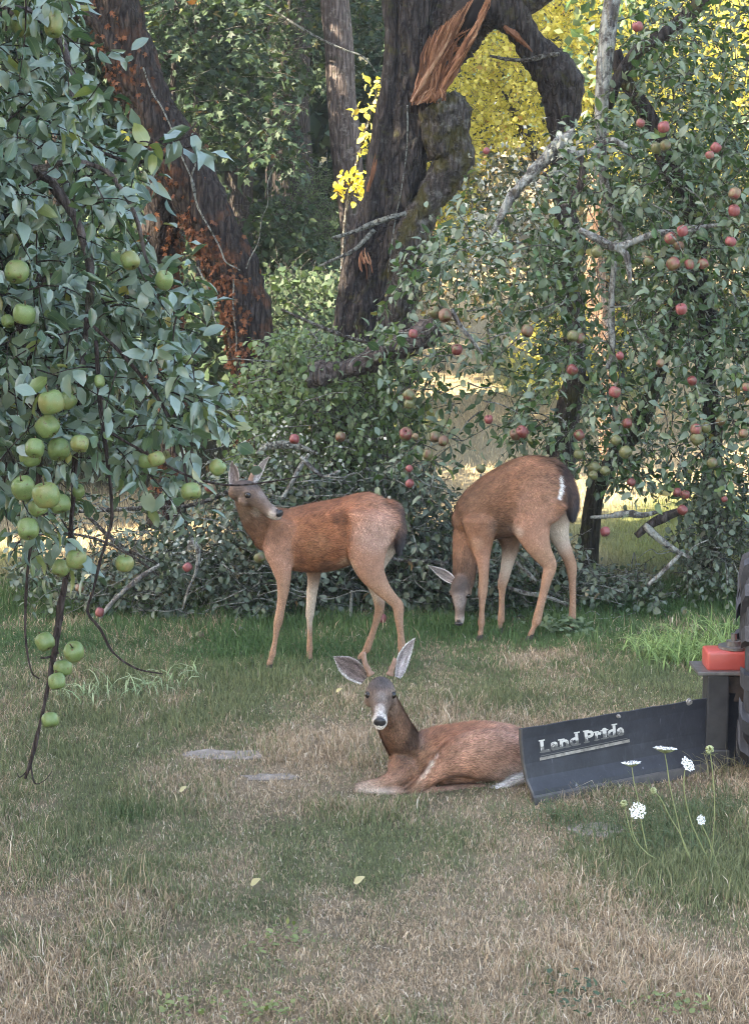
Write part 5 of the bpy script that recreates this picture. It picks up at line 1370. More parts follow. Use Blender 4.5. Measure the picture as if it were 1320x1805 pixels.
        d = f * .93 + Nn * rng.uniform(.10, .6, (nhair, 1))
        L = H[T[k, 0]] * rng.uniform(.6, 1.3, nhair)
        w = np.cross(d, Nn); w /= np.linalg.norm(w, axis=1, keepdims=True) + 1e-9
        w = w * (hw * (.5 + .5 * np.minimum(1, L / .012)))[:, None] * .5
        HV = np.stack([P - w, P + w, P + d * L[:, None]], 1).reshape(-1, 3)
        cm = fbm(P * np.array([1, 1, 1.0]), 38, 3, seed)[:, None]; cm2 = fbm(P, 9, 2, seed + 5)[:, None]
        col = C[T[k, 0]] * rng.uniform(.42, 1.65, (nhair, 1)) * (.4 + 1.2 * cm) * (.7 + .6 * cm2) * (1 + rng.normal(size=(nhair, 3)) * .04)
        fur = link('fur', np_mesh('fur', HV, np.arange(nhair * 3).reshape(-1, 3), None, False, np.repeat(np.clip(col, .004, .9), 3, 0)), M['hair'], s.root, 'stuff')

# --- standing deer looking back over its side
Yd = 8.46
D1 = Deer(tuple(gat(590, 1172)), 'reddish brown deer standing side on with its head turned back towards its flank')
D1.root.location.y = Yd; D1.root.location.z = gz(D1.root.location.x, Yd)
sd1 = (0, 1, 0)
D1.chain([(694, 912, 26, .06, PINK), (672, 917, 48, .105, PINK), (648, 923, 57, .122, RED2), (612, 935, 60, .125, RED2), (570, 946, 63, .132, RED2), (530, 950, 59, .128, RED), (497, 948, 50, .108, RED), (474, 946, 37, .08, NECK), (462, 948, 24, .06, NECK)], Yd, sd1, -1, .016)
D1.chain([(505, 930, 34, .075, RED, Yd), (480, 930, 38, .075, NECK, Yd), (458, 915, 33, .062, NECKD, Yd - .01), (444, 895, 26, .052, NECK, Yd - .02), (437, 878, 24, .046, NECK, Yd - .03)], Yd, sd1, 1, .014)
D1.head(at(434, 872, Yd - .06), (.80, -.54, -.24), (.18, -.12, .97), k=1.13)
fr = Yd - .09; bk = Yd + .09
D1.leg([(505, 925, 26, .03, RED), (492, 962, 29, .045, PINK), (497, 1000, 19, .038, PINK), (500, 1030, 12, None, LEG), (496, 1066, 8.2, None, LEG), (490.5, 1096, 8.2, None, LEG), (488, 1108, 6.2, None, LEG), (485, 1130, 4.6, None, LEG), (480.5, 1153, 6.4, None, LEG), (473, 1178, 6, None, LEG)], fr, sd1)
D1.leg([(548, 975, 24, .045, BROWND), (553, 1012, 13, .03, BROWND), (550, 1045, 9.5, None, PALE), (546.5, 1082, 7.8, None, PALE), (546, 1094, 5.8, None, PALE), (546, 1118, 4.6, None, LEG), (546, 1146, 6.2, None, LEG), (546, 1174, 6, None, LEG)], bk, sd1)
D1.leg([(655, 915, 50, .055, PINK), (646, 960, 40, .055, PINK), (652, 1002, 27, .042, PINK), (671, 1034, 16.5, .028, LEG), (690, 1055, 11.5, .02, LEG), (701, 1068, 11, .018, LEG), (703, 1090, 8.2, None, LEG), (706, 1116, 6.4, None, LEG), (708, 1140, 7.4, None, LEG), (701, 1176, 6, None, LEG)], fr - .01, sd1)
D1.leg([(668, 950, 40, .05, PALE), (655, 1000, 24, .04, PALE), (664, 1040, 13, .026, PALE), (669, 1068, 9.5, None, LEG), (666, 1085, 7.4, None, LEG), (658, 1112, 5.8, None, LEG), (646, 1145, 7.2, None, LEG), (631, 1176, 6, None, LEG)], bk, sd1)
D1.chain([(681, 886, 8, .022, RED), (696, 898, 12, .032, BLACK), (701, 922, 12.5, .032, BLACK), (704, 948, 10, .028, BLACK), (703, 972, 5, .014, BLACK)], Yd, sd1, 1, .03)
W = lambda x, y, Y=Yd - .1: at(x, y, Y)
D1.paint += [(W(689, 930, Yd), .04, (.6, .52, .46), .7), (W(612, 1000), .055, (.42, .30, .21), .6), (W(602, 915), .05, (.13, .055, .03), .75), (W(606, 940), .035, (.15, .065, .036), .7), (W(660, 940), .11, (.40, .26, .21), .75), (W(525, 965), .035, (.15, .07, .045), .6), (W(530, 985), .03, (.15, .07, .045), .6), (W(560, 960), .07, (.33, .17, .10), .5), (W(575, 1005), .06, (.17, .10, .07), .6), (W(600, 1003), .03, (.5, .4, .32), .7), (W(540, 895), .07, (.22, .09, .05), .5), (W(430, 905, Yd - .06), .05, (.27, .19, .14), .6), (W(484, 940), .06, (.13, .07, .045), .6), (W(475, 985), .08, (.4, .22, .16), .5)]  # coat markings, plus crease shade behind shoulder and before thigh painted in
D1.ear(at(413, 862, Yd - .03), at(409, 813, Yd - .02), (-.35, -.9, .1), .062, cup=.5, inner=(.2, .165, .16))
D1.ear(at(447, 851, Yd - .0), at(475, 805, Yd + .01), (.8, -.6, -.1), .055, cup=.6, inner=(.34, .3, .29))
D1.antler([at(440, 853, Yd - .03), at(443, 842, Yd - .03), at(448, 830, Yd - .02), at(450, 820, Yd - .02)], .013)
D1.build(nhair=95000, seed=1)

# --- grazing deer
Ye = 9.2
D2 = Deer(tuple(gat(930, 1120)), 'brown deer grazing with its head down and dark tail towards the right')
D2.root.location.y = Ye; D2.root.location.z = gz(D2.root.location.x, Ye)
sd2 = (.18, 1, 0)
D2.chain([(990, 866, 30, .07, BROWN, Ye - .06), (968, 862, 56, .115, BROWN, Ye - .05), (938, 868, 67, .13, BROWN, Ye - .03), (900, 882, 64, .135, BROWN, Ye), (866, 897, 57, .135, BROWND, Ye + .03), (838, 913, 47, .12, BROWND, Ye + .05), (822, 925, 33, .09, BROWND, Ye + .06)], Ye, sd2, -1, .016)
D2.chain([(838, 915, 36, .075, BROWN, Ye + .05), (826, 948, 29, .062, BROWN, Ye + .03), (820, 980, 23, .054, NECK, Ye), (818, 1010, 21, .05, NECKD, Ye - .02), (815, 1030, 20, .045, NECKD, Ye - .03)], Ye, sd2, -1, .013)
D2.head(at(812, 1036, Ye - .06), (-.10, -.30, -.95), (-.30, -.88, .30), k=1.0)
nr = Ye - .1; fa = Ye + .1
D2.leg([(846, 918, 34, .06, BROWN), (848, 955, 22, .045, BROWN), (851, 985, 12.5, None, PINK), (852, 1018, 9, None, LEG), (850, 1046, 8.8, None, LEG), (849.5, 1058, 6.4, None, LEG), (849, 1078, 5.2, None, LEG), (848, 1099, 7, None, LEG), (846, 1120, 6, None, LEG)], nr + .04, sd2)
D2.leg([(892, 925, 30, .05, BROWND), (899, 962, 17, .04, BROWND), (893, 997, 11, None, PALE), (885, 1030, 8.8, None, LEG), (884.5, 1043, 6.3, None, LEG), (884, 1066, 5.2, None, LEG), (883, 1094, 7, None, LEG), (880, 1114, 6, None, LEG)], fa, sd2)
D2.leg([(950, 875, 52, .055, BROWN), (936, 915, 42, .058, PINK), (941, 945, 29, .05, PINK), (953, 972, 20, .036, LEG), (968, 997, 13.5, .022, LEG), (963, 1022, 9.5, None, LEG), (955, 1055, 7.2, None, LEG), (945, 1096, 8.4, None, LEG), (930, 1130, 7, None, LEG)], nr, sd2)
D2.leg([(975, 885, 42, .05, BROWN), (978, 920, 28, .045, PALE), (988, 952, 16, .03, PALE), (1000, 980, 11.5, None, LEG), (1006, 998, 10.5, None, LEG), (1008, 1024, 7, None, LEG), (1009, 1060, 6, None, LEG), (1008, 1090, 7.2, None, LEG), (1007, 1108, 6, None, LEG)], fa, sd2)
D2.chain([(972, 815, 10, .03, BROWND, Ye - .05), (988, 832, 13, .034, BLACK, Ye - .07), (1000, 858, 15, .036, BLACK, Ye - .08), (1007, 888, 13.5, .034, BLACK, Ye - .08), (1008, 914, 6, .016, BLACK, Ye - .08)], Ye, sd2, 1, .03)
W = lambda x, y, Y=Ye - .12: at(x, y, Y)
for q in [(986, 838), (986, 850), (985, 862), (983, 872)]:
    D2.paint += [(W(q[0] + 3, q[1], Ye - .135), .0135, (.74, .72, .70), .95), (W(q[0] + 3, q[1] + 5, Ye - .135), .0135, (.74, .72, .70), .95)]
D2.paint += [(W(975, 915, Ye - .05), .075, (.36, .27, .21), .7), (W(905, 938), .05, (.42, .32, .26), .35), (W(945, 870), .12, (.34, .19, .13), .5), (W(838, 960), .05, (.36, .22, .15), .5), (W(860, 850), .12, (.15, .08, .05), .45), (W(905, 815, Ye), .1, (.14, .08, .05), .5), (at(808, 1062, Ye - .14), .06, (.33, .28, .27), .7), (W(918, 936), .03, (.5, .4, .33), .35), (W(880, 935), .07, (.14, .085, .06), .5)]
D2.ear(at(800, 1026, Ye - .07), at(754, 997, Ye - .08), (.25, -.9, -.35), .082, inner=(.24, .2, .19), rim=(.74, .71, .69), outer=(.15, .125, .12), cup=.22)
D2.ear(at(828, 1020, Ye + .02), at(848, 1000, Ye + .08), (.3, -.75, -.5), .06, cup=.5)
D2.build(nhair=95000, seed=2)

# --- resting deer in front
Yf = 6.62
D3 = Deer(tuple(gat(800, 1392)), 'young buck with velvet spikes lying on the lawn and facing the camera')
D3.root.location.y = Yf; D3.root.location.z = gz(D3.root.location.x, Yf)
sd3 = (.35, 1, 0)
D3.chain([(708, 1350, 26, .06, NECK, 6.43), (726, 1343, 44, .085, BROWN, 6.46), (762, 1338, 56, .11, RED, 6.50), (805, 1335, 60, .12, RED, 6.54), (850, 1332, 62, .125, PINK, 6.58), (895, 1336, 58, .12, PINK, 6.61), (935, 1345, 45, .10, PINK, 6.65), (965, 1355, 25, .07, PINK, 6.68)], Yf, sd3, 1, .019)
D3.chain([(726, 1352, 38, .075, NECK, 6.47), (724, 1334, 42, .078, NECK, 6.48), (712, 1312, 39, .07, NECK, 6.46), (698, 1287, 33, .064, NECK, 6.42), (686, 1258, 28, .056, NECK, 6.40), (676, 1234, 24, .05, NECK, 6.38)], Yf, (1, .3, 0), 1, .014)
D3.head(at(671, 1224, 6.35), (-.02, -.985, -.17), (0, -.16, .98), white=.7, k=1.02)
# thigh and hind shank of the near side
D3.chain([(900, 1340, 48, .055, PINK, 6.52), (855, 1330, 48, .062, PINK, 6.45), (808, 1334, 36, .055, PINK, 6.41), (776, 1354, 22, .040, PINK, 6.385), (750, 1376, 14, .03, PINK, 6.37), (728, 1393, 10, .024, LEG, 6.36), (716, 1399, 8, .02, LEG, 6.355)], Yf, (.2, 1, 0), -1, .013)
D3.chain([(722, 1398, 8, .02, LEG, 6.36), (760, 1397, 9, .02, PINK, 6.37), (810, 1392, 10, .022, NECK, 6.40), (850, 1390, 9, .022, NECK, 6.42)], Yf, (.2, 1, 0), 1, .008)
# folded forelegs
D3.chain([(712, 1352, 30, .05, BROWN, 6.40), (694, 1372, 18, .035, PINK, 6.37), (672, 1381, 12, .026, LEG, 6.36), (650, 1386, 11, .024, FORE, 6.35), (632, 1389, 10, .022, FORE, 6.345)], Yf, (.2, 1, 0), 1, .009)
D3.chain([(632, 1391, 9, .02, PALE, 6.34), (652, 1395, 7.5, .016, PALE, 6.335), (680, 1397, 7.5, .016, PALE, 6.33), (706, 1396, 8, .017, LEG, 6.335)], Yf, (.2, 1, 0), 1, .006)
D3.chain([(742, 1360, 24, .04, RED, 6.44), (722, 1381, 12, .026, PINK, 6.40), (700, 1388, 9, .02, LEG, 6.38)], Yf, (.2, 1, 0), 1, .008)
# tail lying on the grass
D3.chain([(928, 1368, 8, .022, WHITE, 6.44), (906, 1376, 8, .02, WHITE, 6.42), (885, 1386, 5.5, .016, WHITE, 6.40), (868, 1392, 3, .010, WHITE, 6.39)], Yf, (.2, 1, 0), 1, .024)
W = lambda x, y, Y=6.5: at(x, y, Y)
D3.paint += [(W(758, 1347, 6.37), .018, (.70, .58, .50), .9), (W(768, 1333, 6.38), .014, (.62, .48, .40), .7), (W(751, 1358, 6.36), .017, (.72, .60, .52), .9), (W(744, 1368, 6.355), .015, (.66, .52, .44), .8), (W(737, 1377, 6.35), .013, (.58, .42, .33), .6), (W(892, 1382, 6.38), .009, (.03, .025, .025), 1.0), (W(902, 1377, 6.385), .009, (.03, .025, .025), 1.0), (W(911, 1373, 6.39), .009, (.03, .025, .025), 1.0), (W(735, 1305, 6.40), .055, (.10, .06, .042), .85), (W(750, 1290, 6.45), .05, (.12, .07, .05), .8), (W(718, 1325, 6.37), .045, (.12, .07, .05), .7), (W(735, 1345, 6.38), .05, (.22, .115, .07), .7), (W(800, 1382, 6.38), .06, (.17, .105, .08), .6), (W(883, 1304, 6.45), .012, (.09, .06, .05), .9), (W(830, 1275, 6.52), .10, (.29, .12, .065), .5), (W(780, 1288, 6.45), .08, (.28, .12, .065), .8)]  # coat markings, plus dark crease shade between ribs and thigh painted in
D3.ear(at(643, 1199, 6.38), at(589, 1158, 6.37), (-.15, -.95, .05), .084, cup=.42, inner=(.17, .13, .125), rim=(.62, .58, .56))
D3.ear(at(700, 1194, 6.38), at(731, 1126, 6.40), (.70, -.65, -.05), .074, cup=.5, inner=(.36, .31, .31), rim=(.7, .67, .65), outer=(.085, .065, .06))
D3.antler([at(654, 1190, 6.37), at(649, 1181, 6.37), at(643, 1167, 6.37), at(641, 1149, 6.38)], .0125)
D3.antler([at(687, 1190, 6.37), at(690, 1180, 6.37), at(694, 1170, 6.37), at(697, 1161, 6.38)], .0125)
D3.build(nhair=120000, seed=3, voxel=.006)
# ------------------------------------------------------------------ blade implement
BL, BR = gat(930, 1413), gat(1262, 1350)
BL.z = BR.z = 0
ux = (BR - BL).normalized(); nz_ = Vector((ux.y, -ux.x, 0)); up = Vector((0, 0, 1))
if nz_.y > 0: nz_ = -nz_
root = empty('grader_blade', BL, 'dark steel rear blade with worn lettering, a post and a red cover at right', 'blade')
Lb = (BR - BL).length + .16
m, nt, b = mat_new('blade_steel')
n1 = tex_noise(nt, 6, 6, position(nt), .7); n2 = tex_noise(nt, 40, 6, position(nt, (1, 1, .3)), .7); n3 = tex_noise(nt, 14, 5, position(nt), .8, 1.2)
c = ramp(nt, n1, [(.3, (.017, .018, .023)), (.7, (.038, .040, .050))])
c = mix(nt, math_(nt, 'MULTIPLY', math_(nt, 'SUBTRACT', n2, .55), 1.6, clamp=True), c, (.095, .095, .11))
c = mix(nt, math_(nt, 'MULTIPLY', math_(nt, 'SUBTRACT', n3, .64), 6, clamp=True), c, (.12, .075, .06))
n4 = tex_noise(nt, 9, 2, position(nt, (7, 7, .8)), .5, .4)
c = mix(nt, math_(nt, 'MULTIPLY', math_(nt, 'SUBTRACT', n4, .73), 16, clamp=True), c, (.16, .16, .18))
nt.links.new(c, b.inputs['Base Color']); b.inputs['Roughness'].default_value = .58; b.inputs['Specular IOR Level'].default_value = .4
bump(nt, b, n1, .25, .01)
M['steel'] = m
M['edge_steel'] = simple_mat('edge_steel', (.045, .042, .045), (.10, .088, .08), 25, .5, .5, 0, .2)
def bpt(u, n, z): return BL + ux * (u - .045 * z / .29) + nz_ * n + up * z
prof = [(-.01, .046), (.02, .042), (.05, .034), (.075, .018), (.095, .007), (.15, .0), (.2, .0), (.25, .003), (.292, .010)]
def strip(prof, u0, u1, th, nu=14, wear=0.0):
    V, T = [], []
    k = len(prof)
    for lay in (0, 1):
        for i in range(nu):
            u = u0 + (u1 - u0) * i / (nu - 1)
            for (z, n) in prof:
                V.append(bpt(u, n - lay * th + wear * math.sin(u * 23) * .2, z + (wear * math.sin(u * 31 + 1) if z > .28 else 0)))
    o = nu * k
    for i in range(nu - 1):
        for j in range(k - 1):
            a_ = i * k + j
            T += [(a_, a_ + k, a_ + k + 1), (a_, a_ + k + 1, a_ + 1), (o + a_, o + a_ + k + 1, o + a_ + k), (o + a_, o + a_ + 1, o + a_ + k + 1)]
        for j in (0, k - 1):
            a_ = i * k + j
            T += [(a_, o + a_, o + a_ + k), (a_, o + a_ + k, a_ + k)]
    for i in (0, nu - 1):
        for j in range(k - 1):
            a_ = i * k + j
            T += [(a_, a_ + 1, o + a_ + 1), (a_, o + a_ + 1, o + a_)]
    return np_mesh('strip', np.array([v[:] for v in V]), np.array(T), None, False)
mb = strip(prof, 0, Lb, .009, 20, .0015)
mb.polygons.foreach_set('use_smooth', np.full(len(mb.polygons), False))
link('moldboard', mb, M['steel'], root)
link('cutting_edge', strip([(-.02, .052), (.028, .046), (.034, .042)], .0, Lb, .012, 16, .001), M['edge_steel'], root)
link('end_plate', strip([(z, n + .003) for z, n in prof], -.002, .006, .014, 3), M['edge_steel'], root)
def on_blade(px, py):
    """(u, z) on the blade face for a photo pixel"""
    best = None
    for z in np.linspace(0, .29, 59):
        n = np.interp(z, [p[0] for p in prof], [p[1] for p in prof])
        for u in np.linspace(-.05, Lb, 120):
            q = bpt(u, n, z); X, Y, f = project_np(np.array([q[:]]))
            e = (X[0] - px) ** 2 + (Y[0] - py) ** 2
            if best is None or e < best[0]: best = (e, u, z, n)
    return best[1:]
for k, (px, py, r) in enumerate([(1212, 1238, .010), (1090, 1262, .006)]):
    u, z, n = on_blade(px, py)
    bm = bmesh.new()
    bmesh.ops.create_cone(bm, cap_ends=True, segments=6, radius1=r, radius2=r * .9, depth=.014)
    rot = nz_.to_track_quat('Z', 'Y').to_matrix().to_4x4()
    bmesh.ops.transform(bm, matrix=Matrix.Translation(bpt(u, n + .006, z)) @ rot, verts=bm.verts)
    r2 = bmesh.ops.create_cone(bm, cap_ends=True, segments=14, radius1=r * 1.5, radius2=r * 1.4, depth=.004)
    bmesh.ops.transform(bm, matrix=Matrix.Translation(bpt(u, n + .002, z)) @ rot, verts=r2['verts'])
    link('bolt', bm_mesh('bolt', bm), simple_mat('bolt_metal', (.22, .21, .2), (.42, .4, .38), 60, .45, .5, .6), root)
# lettering: worn white serif letters
m, nt, b = mat_new('worn_letter')
g = N(nt, 'ShaderNodeTexCoord'); sp = N(nt, 'ShaderNodeSeparateXYZ'); nt.links.new(g.outputs['Object'], sp.inputs[0])
nn_ = tex_noise(nt, 55, 4, position(nt), .7)
f = math_(nt, 'MULTIPLY', math_(nt, 'SUBTRACT', math_(nt, 'ADD', nn_, math_(nt, 'MULTIPLY', attr(nt, 'h'), .55)), .62), 7, clamp=True)
nt.links.new(mix(nt, f, (.11, .105, .10), (.56, .535, .50)), b.inputs['Base Color']); b.inputs['Roughness'].default_value = .55
M['letter'] = m
M['bar'] = simple_mat('worn_stripe', (.12, .11, .10), (.38, .35, .31), 50, .7, .2)
fp = bpy.data.curves.new('letters', 'FONT')
def letter(ch, u0, z0, size, width):
    c = bpy.data.curves.new('letter', 'FONT'); c.body = ch; c.size = 1.0; c.offset = .035; c.extrude = .0; c.resolution_u = 3
    o = bpy.data.objects.new('tmp', c); COL.objects.link(o)
    me = bpy.data.meshes.new_from_object(o.evaluated_get(bpy.context.evaluated_depsgraph_get()))
    bpy.data.objects.remove(o)
    bm = bmesh.new(); bm.from_mesh(me)
    xs_ = [v.co.x for v in bm.verts]; x0, x1 = min(xs_), max(xs_)
    ser = {'L': [(x0, 0), (x0, .70)], 'P': [(x0, 0), (x0, .70)], 'n': [(x0, 0), (x1 - .15, 0), (x0, .50)], 'd': [(x1 - .14, 0), (x1 - .14, .74)], 'r': [(x0, 0), (x0, .5)], 'i': [(x0, 0), (x0, .5)], 'a': [(x1 - .14, 0)], 'e': []}[ch]
    for (sx, sz) in ser:
        r_ = bmesh.ops.create_grid(bm, x_segments=1, y_segments=1, size=.5)
        bmesh.ops.transform(bm, matrix=Matrix.Translation((sx + .08, sz + .03, .002)) @ Matrix.Diagonal((.32, .075, 1, 1)), verts=r_['verts'])
    hs = [max(0, min(1, v.co.y / .75)) for v in bm.verts]
    k = width / (x1 - x0)
    for v in bm.verts:
        u, z = u0 + (v.co.x - x0) * k, z0 + v.co.y * size
        z = max(.02, z)
        n = np.interp(z, [p[0] for p in prof], [p[1] for p in prof])
        v.co = bpt(u, n + .0022 + v.co.z * .5, z)
    me2 = bm_mesh('letter', bm)
    at2 = me2.attributes.new('h', 'FLOAT', 'POINT'); at2.data.foreach_set('value', np.array(hs, np.float32))
    bpy.data.meshes.remove(me)
    link('letter', me2, M['letter'], root)
uA, zA, _ = on_blade(953, 1326); uB, zB, _ = on_blade(1101, 1293)
word = [('L', .12), ('a', .105), ('n', .12), ('d', .115), (' ', .065), ('P', .125), ('r', .09), ('i', .06), ('d', .115), ('e', .10)]
tot = sum(w for _, w in word); u = uA
for ch, w in word:
    wid = w / tot * (uB - uA)
    if ch != ' ': letter(ch, u, zA + (zB - zA) * ((u - uA) / (uB - uA)), .066, wid * .90)
    u += wid
uC, zC, _ = on_blade(952, 1338); uD, zD, _ = on_blade(1108, 1306)
def bar(du0, du1, dz, h, mat):
    V, T = [], []
    for i in range(9):
        t = i / 8
        for k in (0, 1):
            z = zC + (zD - zC) * t + dz + k * h
            V.append(bpt(uC + du0 + (uD + du1 - uC - du0) * t, np.interp(z, [p[0] for p in prof], [p[1] for p in prof]) + .002, z))
    for i in range(8): T += [(2 * i, 2 * i + 2, 2 * i + 3), (2 * i, 2 * i + 3, 2 * i + 1)]
    link('underline', np_mesh('underline', np.array([v[:] for v in V]), np.array(T), None, False), mat, root)
bar(0, 0, -.006, .012, M['bar']); bar(.005, -.01, .010, .003, M['letter'])
# post, plate, red cover, pulley
YP = at(1262, 1352, 1).y
pb = gat(1262, 1352); YP = pb.y + .03
def boxpx(bm, x0, y0, x1, y1, Y, dep, bev=.006):
    p, q = at(x0, y0, Y), at(x1, y1, Y)
    add_box(bm, Vector(((p.x + q.x) / 2, Y + dep / 2, (p.z + q.z) / 2)), (abs(q.x - p.x), dep, abs(p.z - q.z)), None, bev)
M['black_paint'] = simple_mat('black_paint', (.016, .016, .02), (.045, .044, .048), 14, .45, .5, 0, .15, 7)
M['red_paint'] = simple_mat('red_paint', (.34, .058, .048), (.42, .080, .064), 9, .38, .5)
M['grey_metal'] = simple_mat('grey_metal', (.10, .095, .095), (.2, .19, .185), 30, .4, .5, .5)
M['rusty'] = simple_mat('rusty_recess', (.05, .042, .04), (.13, .10, .085), 20, .8, .2)
bm = bmesh.new(); boxpx(bm, 1246, 1191, 1281, 1352, YP - .06, .10, .008); boxpx(bm, 1240, 1322, 1286, 1350, YP - .07, .12, .006)
link('post', bm_mesh('post', bm), M['black_paint'], root)
bm = bmesh.new(); boxpx(bm, 1230, 1185, 1340, 1191, YP - .09, .20, .002)
link('mounting_plate', bm_mesh('mounting_plate', bm), M['grey_metal'], root)
bm = bmesh.new(); boxpx(bm, 1247, 1149, 1350, 1184, YP - .06, .13, .013)
link('belt_cover', bm_mesh('belt_cover', bm, True), M['red_paint'], root)
pc = at(1292, 1147, YP + .005)
bm = bmesh.new()
for (r, z0, h) in [(.062, .004, .012), (.055, .016, .008), (.062, .024, .010), (.03, .034, .02), (.012, .054, .03)]:
    r_ = bmesh.ops.create_cone(bm, cap_ends=True, segments=28, radius1=r, radius2=r, depth=h)
    bmesh.ops.translate(bm, verts=r_['verts'], vec=pc + Vector((0, 0, z0 + h / 2 - .012)))
link('pulley', bm_mesh('pulley', bm), M['grey_metal'], root)
bm = bmesh.new(); boxpx(bm, 1280, 1192, 1345, 1238, YP + .02, .12, .01); boxpx(bm, 1278, 1262, 1345, 1302, YP + .05, .1, .008); boxpx(bm, 1270, 1328, 1345, 1350, YP + .0, .12, .006)
link('cross_brace', bm_mesh('cross_brace', bm), M['rusty'], root)

# ------------------------------------------------------------------ tractor tyre at the right edge
wc = at(1372, 1180, 6.75); wc.x = 1.64; R_ = .445; Wd = .30
wc.z = R_ - .01
root = empty('tractor_wheel', (wc.x, wc.y, 0), 'black lugged tractor tyre cut by the right edge of the photo', 'tyre')
M['rubber'] = simple_mat('tyre_rubber', (.020, .020, .024), (.05, .05, .057), 18, .62, .4, 0, .2, 7)
prof_ = [(-.10, .20), (-.135, .23), (-.15, .30), (-.146, .36), (-.125, .395), (-.07, .412), (0, .416), (.07, .412), (.125, .395), (.146, .36), (.15, .30), (.135, .23), (.10, .20)]
V, T = [], []; ns = 48
for i in range(ns):
    a_ = i / ns * 2 * math.pi
    for (x, r) in prof_: V.append((wc.x + x, wc.y + r * math.cos(a_), wc.z + r * math.sin(a_)))
k = len(prof_)
for i in range(ns):
    for j in range(k):
        a_, b_ = i * k + j, i * k + (j + 1) % k; c_, d_ = ((i + 1) % ns) * k + j, ((i + 1) % ns) * k + (j + 1) % k
        T += [(a_, b_, d_), (a_, d_, c_)]
tyre = link('tyre', np_mesh('tyre', np.array(V), np.array(T)), M['rubber'], root)
nl_ = 14
lug_me = {}
for sg in (-1, 1):
    for i in range(nl_):
        a0 = (i + (.5 if sg > 0 else 0)) / nl_ * 2 * math.pi + .12
        bm = bmesh.new()
        sec = [(.008, .405, .445, .00), (.07, .40, .446, -.05), (.125, .375, .438, -.10), (.156, .33, .420, -.12), (.166, .29, .375, -.12)]
        rings = []
        for (x, r0, r1, da) in sec:
            rg = []
            for (r, dd) in ((r0 - .01, .10), (r1, .072), (r1, -.072), (r0 - .01, -.10)):
                aa = a0 + da + dd
                rg.append(bm.verts.new((wc.x + sg * x, wc.y + r * math.cos(aa), wc.z + r * math.sin(aa))))
            rings.append(rg)
        for p, q in zip(rings, rings[1:]):
            for j in range(4): bm.faces.new((p[j], p[(j + 1) % 4], q[(j + 1) % 4], q[j]))
        bm.faces.new(rings[0]); bm.faces.new(rings[-1])
        bmesh.ops.recalc_face_normals(bm, faces=bm.faces)
        link('lug', bm_mesh('lug', bm), M['rubber'], tyre)
bm = bmesh.new()
r_ = bmesh.ops.create_cone(bm, cap_ends=True, segments=32, radius1=.215, radius2=.215, depth=.16)
bmesh.ops.transform(bm, matrix=Matrix.Translation(wc) @ Matrix.Rotation(math.pi / 2, 4, 'Y'), verts=r_['verts'])
r_ = bmesh.ops.create_cone(bm, cap_ends=True, segments=20, radius1=.07, radius2=.06, depth=.24)
bmesh.ops.transform(bm, matrix=Matrix.Translation(wc) @ Matrix.Rotation(math.pi / 2, 4, 'Y'), verts=r_['verts'])
link('rim', bm_mesh('rim', bm), M['red_paint'], root)

root.rotation_euler = (0, 0, math.radians(-10))

# ------------------------------------------------------------------ flat stones
M['stone'] = simple_mat('stone', (.15, .125, .105), (.30, .255, .22), 22, .9, .2, 0, .6, 8)
for (sx, sy, sw, sh_), lb in zip(SLABS, ['larger flat grey stone sunk in the lawn at the left', 'smaller flat grey stone sunk in the lawn left of the resting deer', 'flat stone half hidden in grass below the blade']):
    p = gat(sx, sy)
    rx = sw * p.y / F_PX; ry = sh_ / F_PX * p.y * p.y / CAM_H
    bm = bmesh.new(); rs_ = random.Random(sx)
    top = []
    for i in range(16):
        a_ = i / 16 * 6.283; k = rs_.uniform(.6, 1.12)
        top.append(bm.verts.new((rx * k * math.cos(a_), ry * k * math.sin(a_), .006 + rs_.uniform(-.002, .002))))
    ft = bm.faces.new(top)
    r_ = bmesh.ops.extrude_face_region(bm, geom=[ft])
    vs2 = [v for v in r_['geom'] if isinstance(v, bmesh.types.BMVert)]
    for v in vs2: v.co.z += .004; v.co.x *= .95; v.co.y *= .95
    for v in top: v.co.z -= .03
    bmesh.ops.poke(bm, faces=[f for f in bm.faces if len(f.verts) > 6])
    bmesh.ops.recalc_face_normals(bm, faces=bm.faces)
    o = link('stone_slab', bm_mesh('stone_slab', bm), M['stone'], None, None, (p.x, p.y, gz(p.x, p.y) - .006))
    tag(o, lb, 'stone', 'flat stones in the lawn')

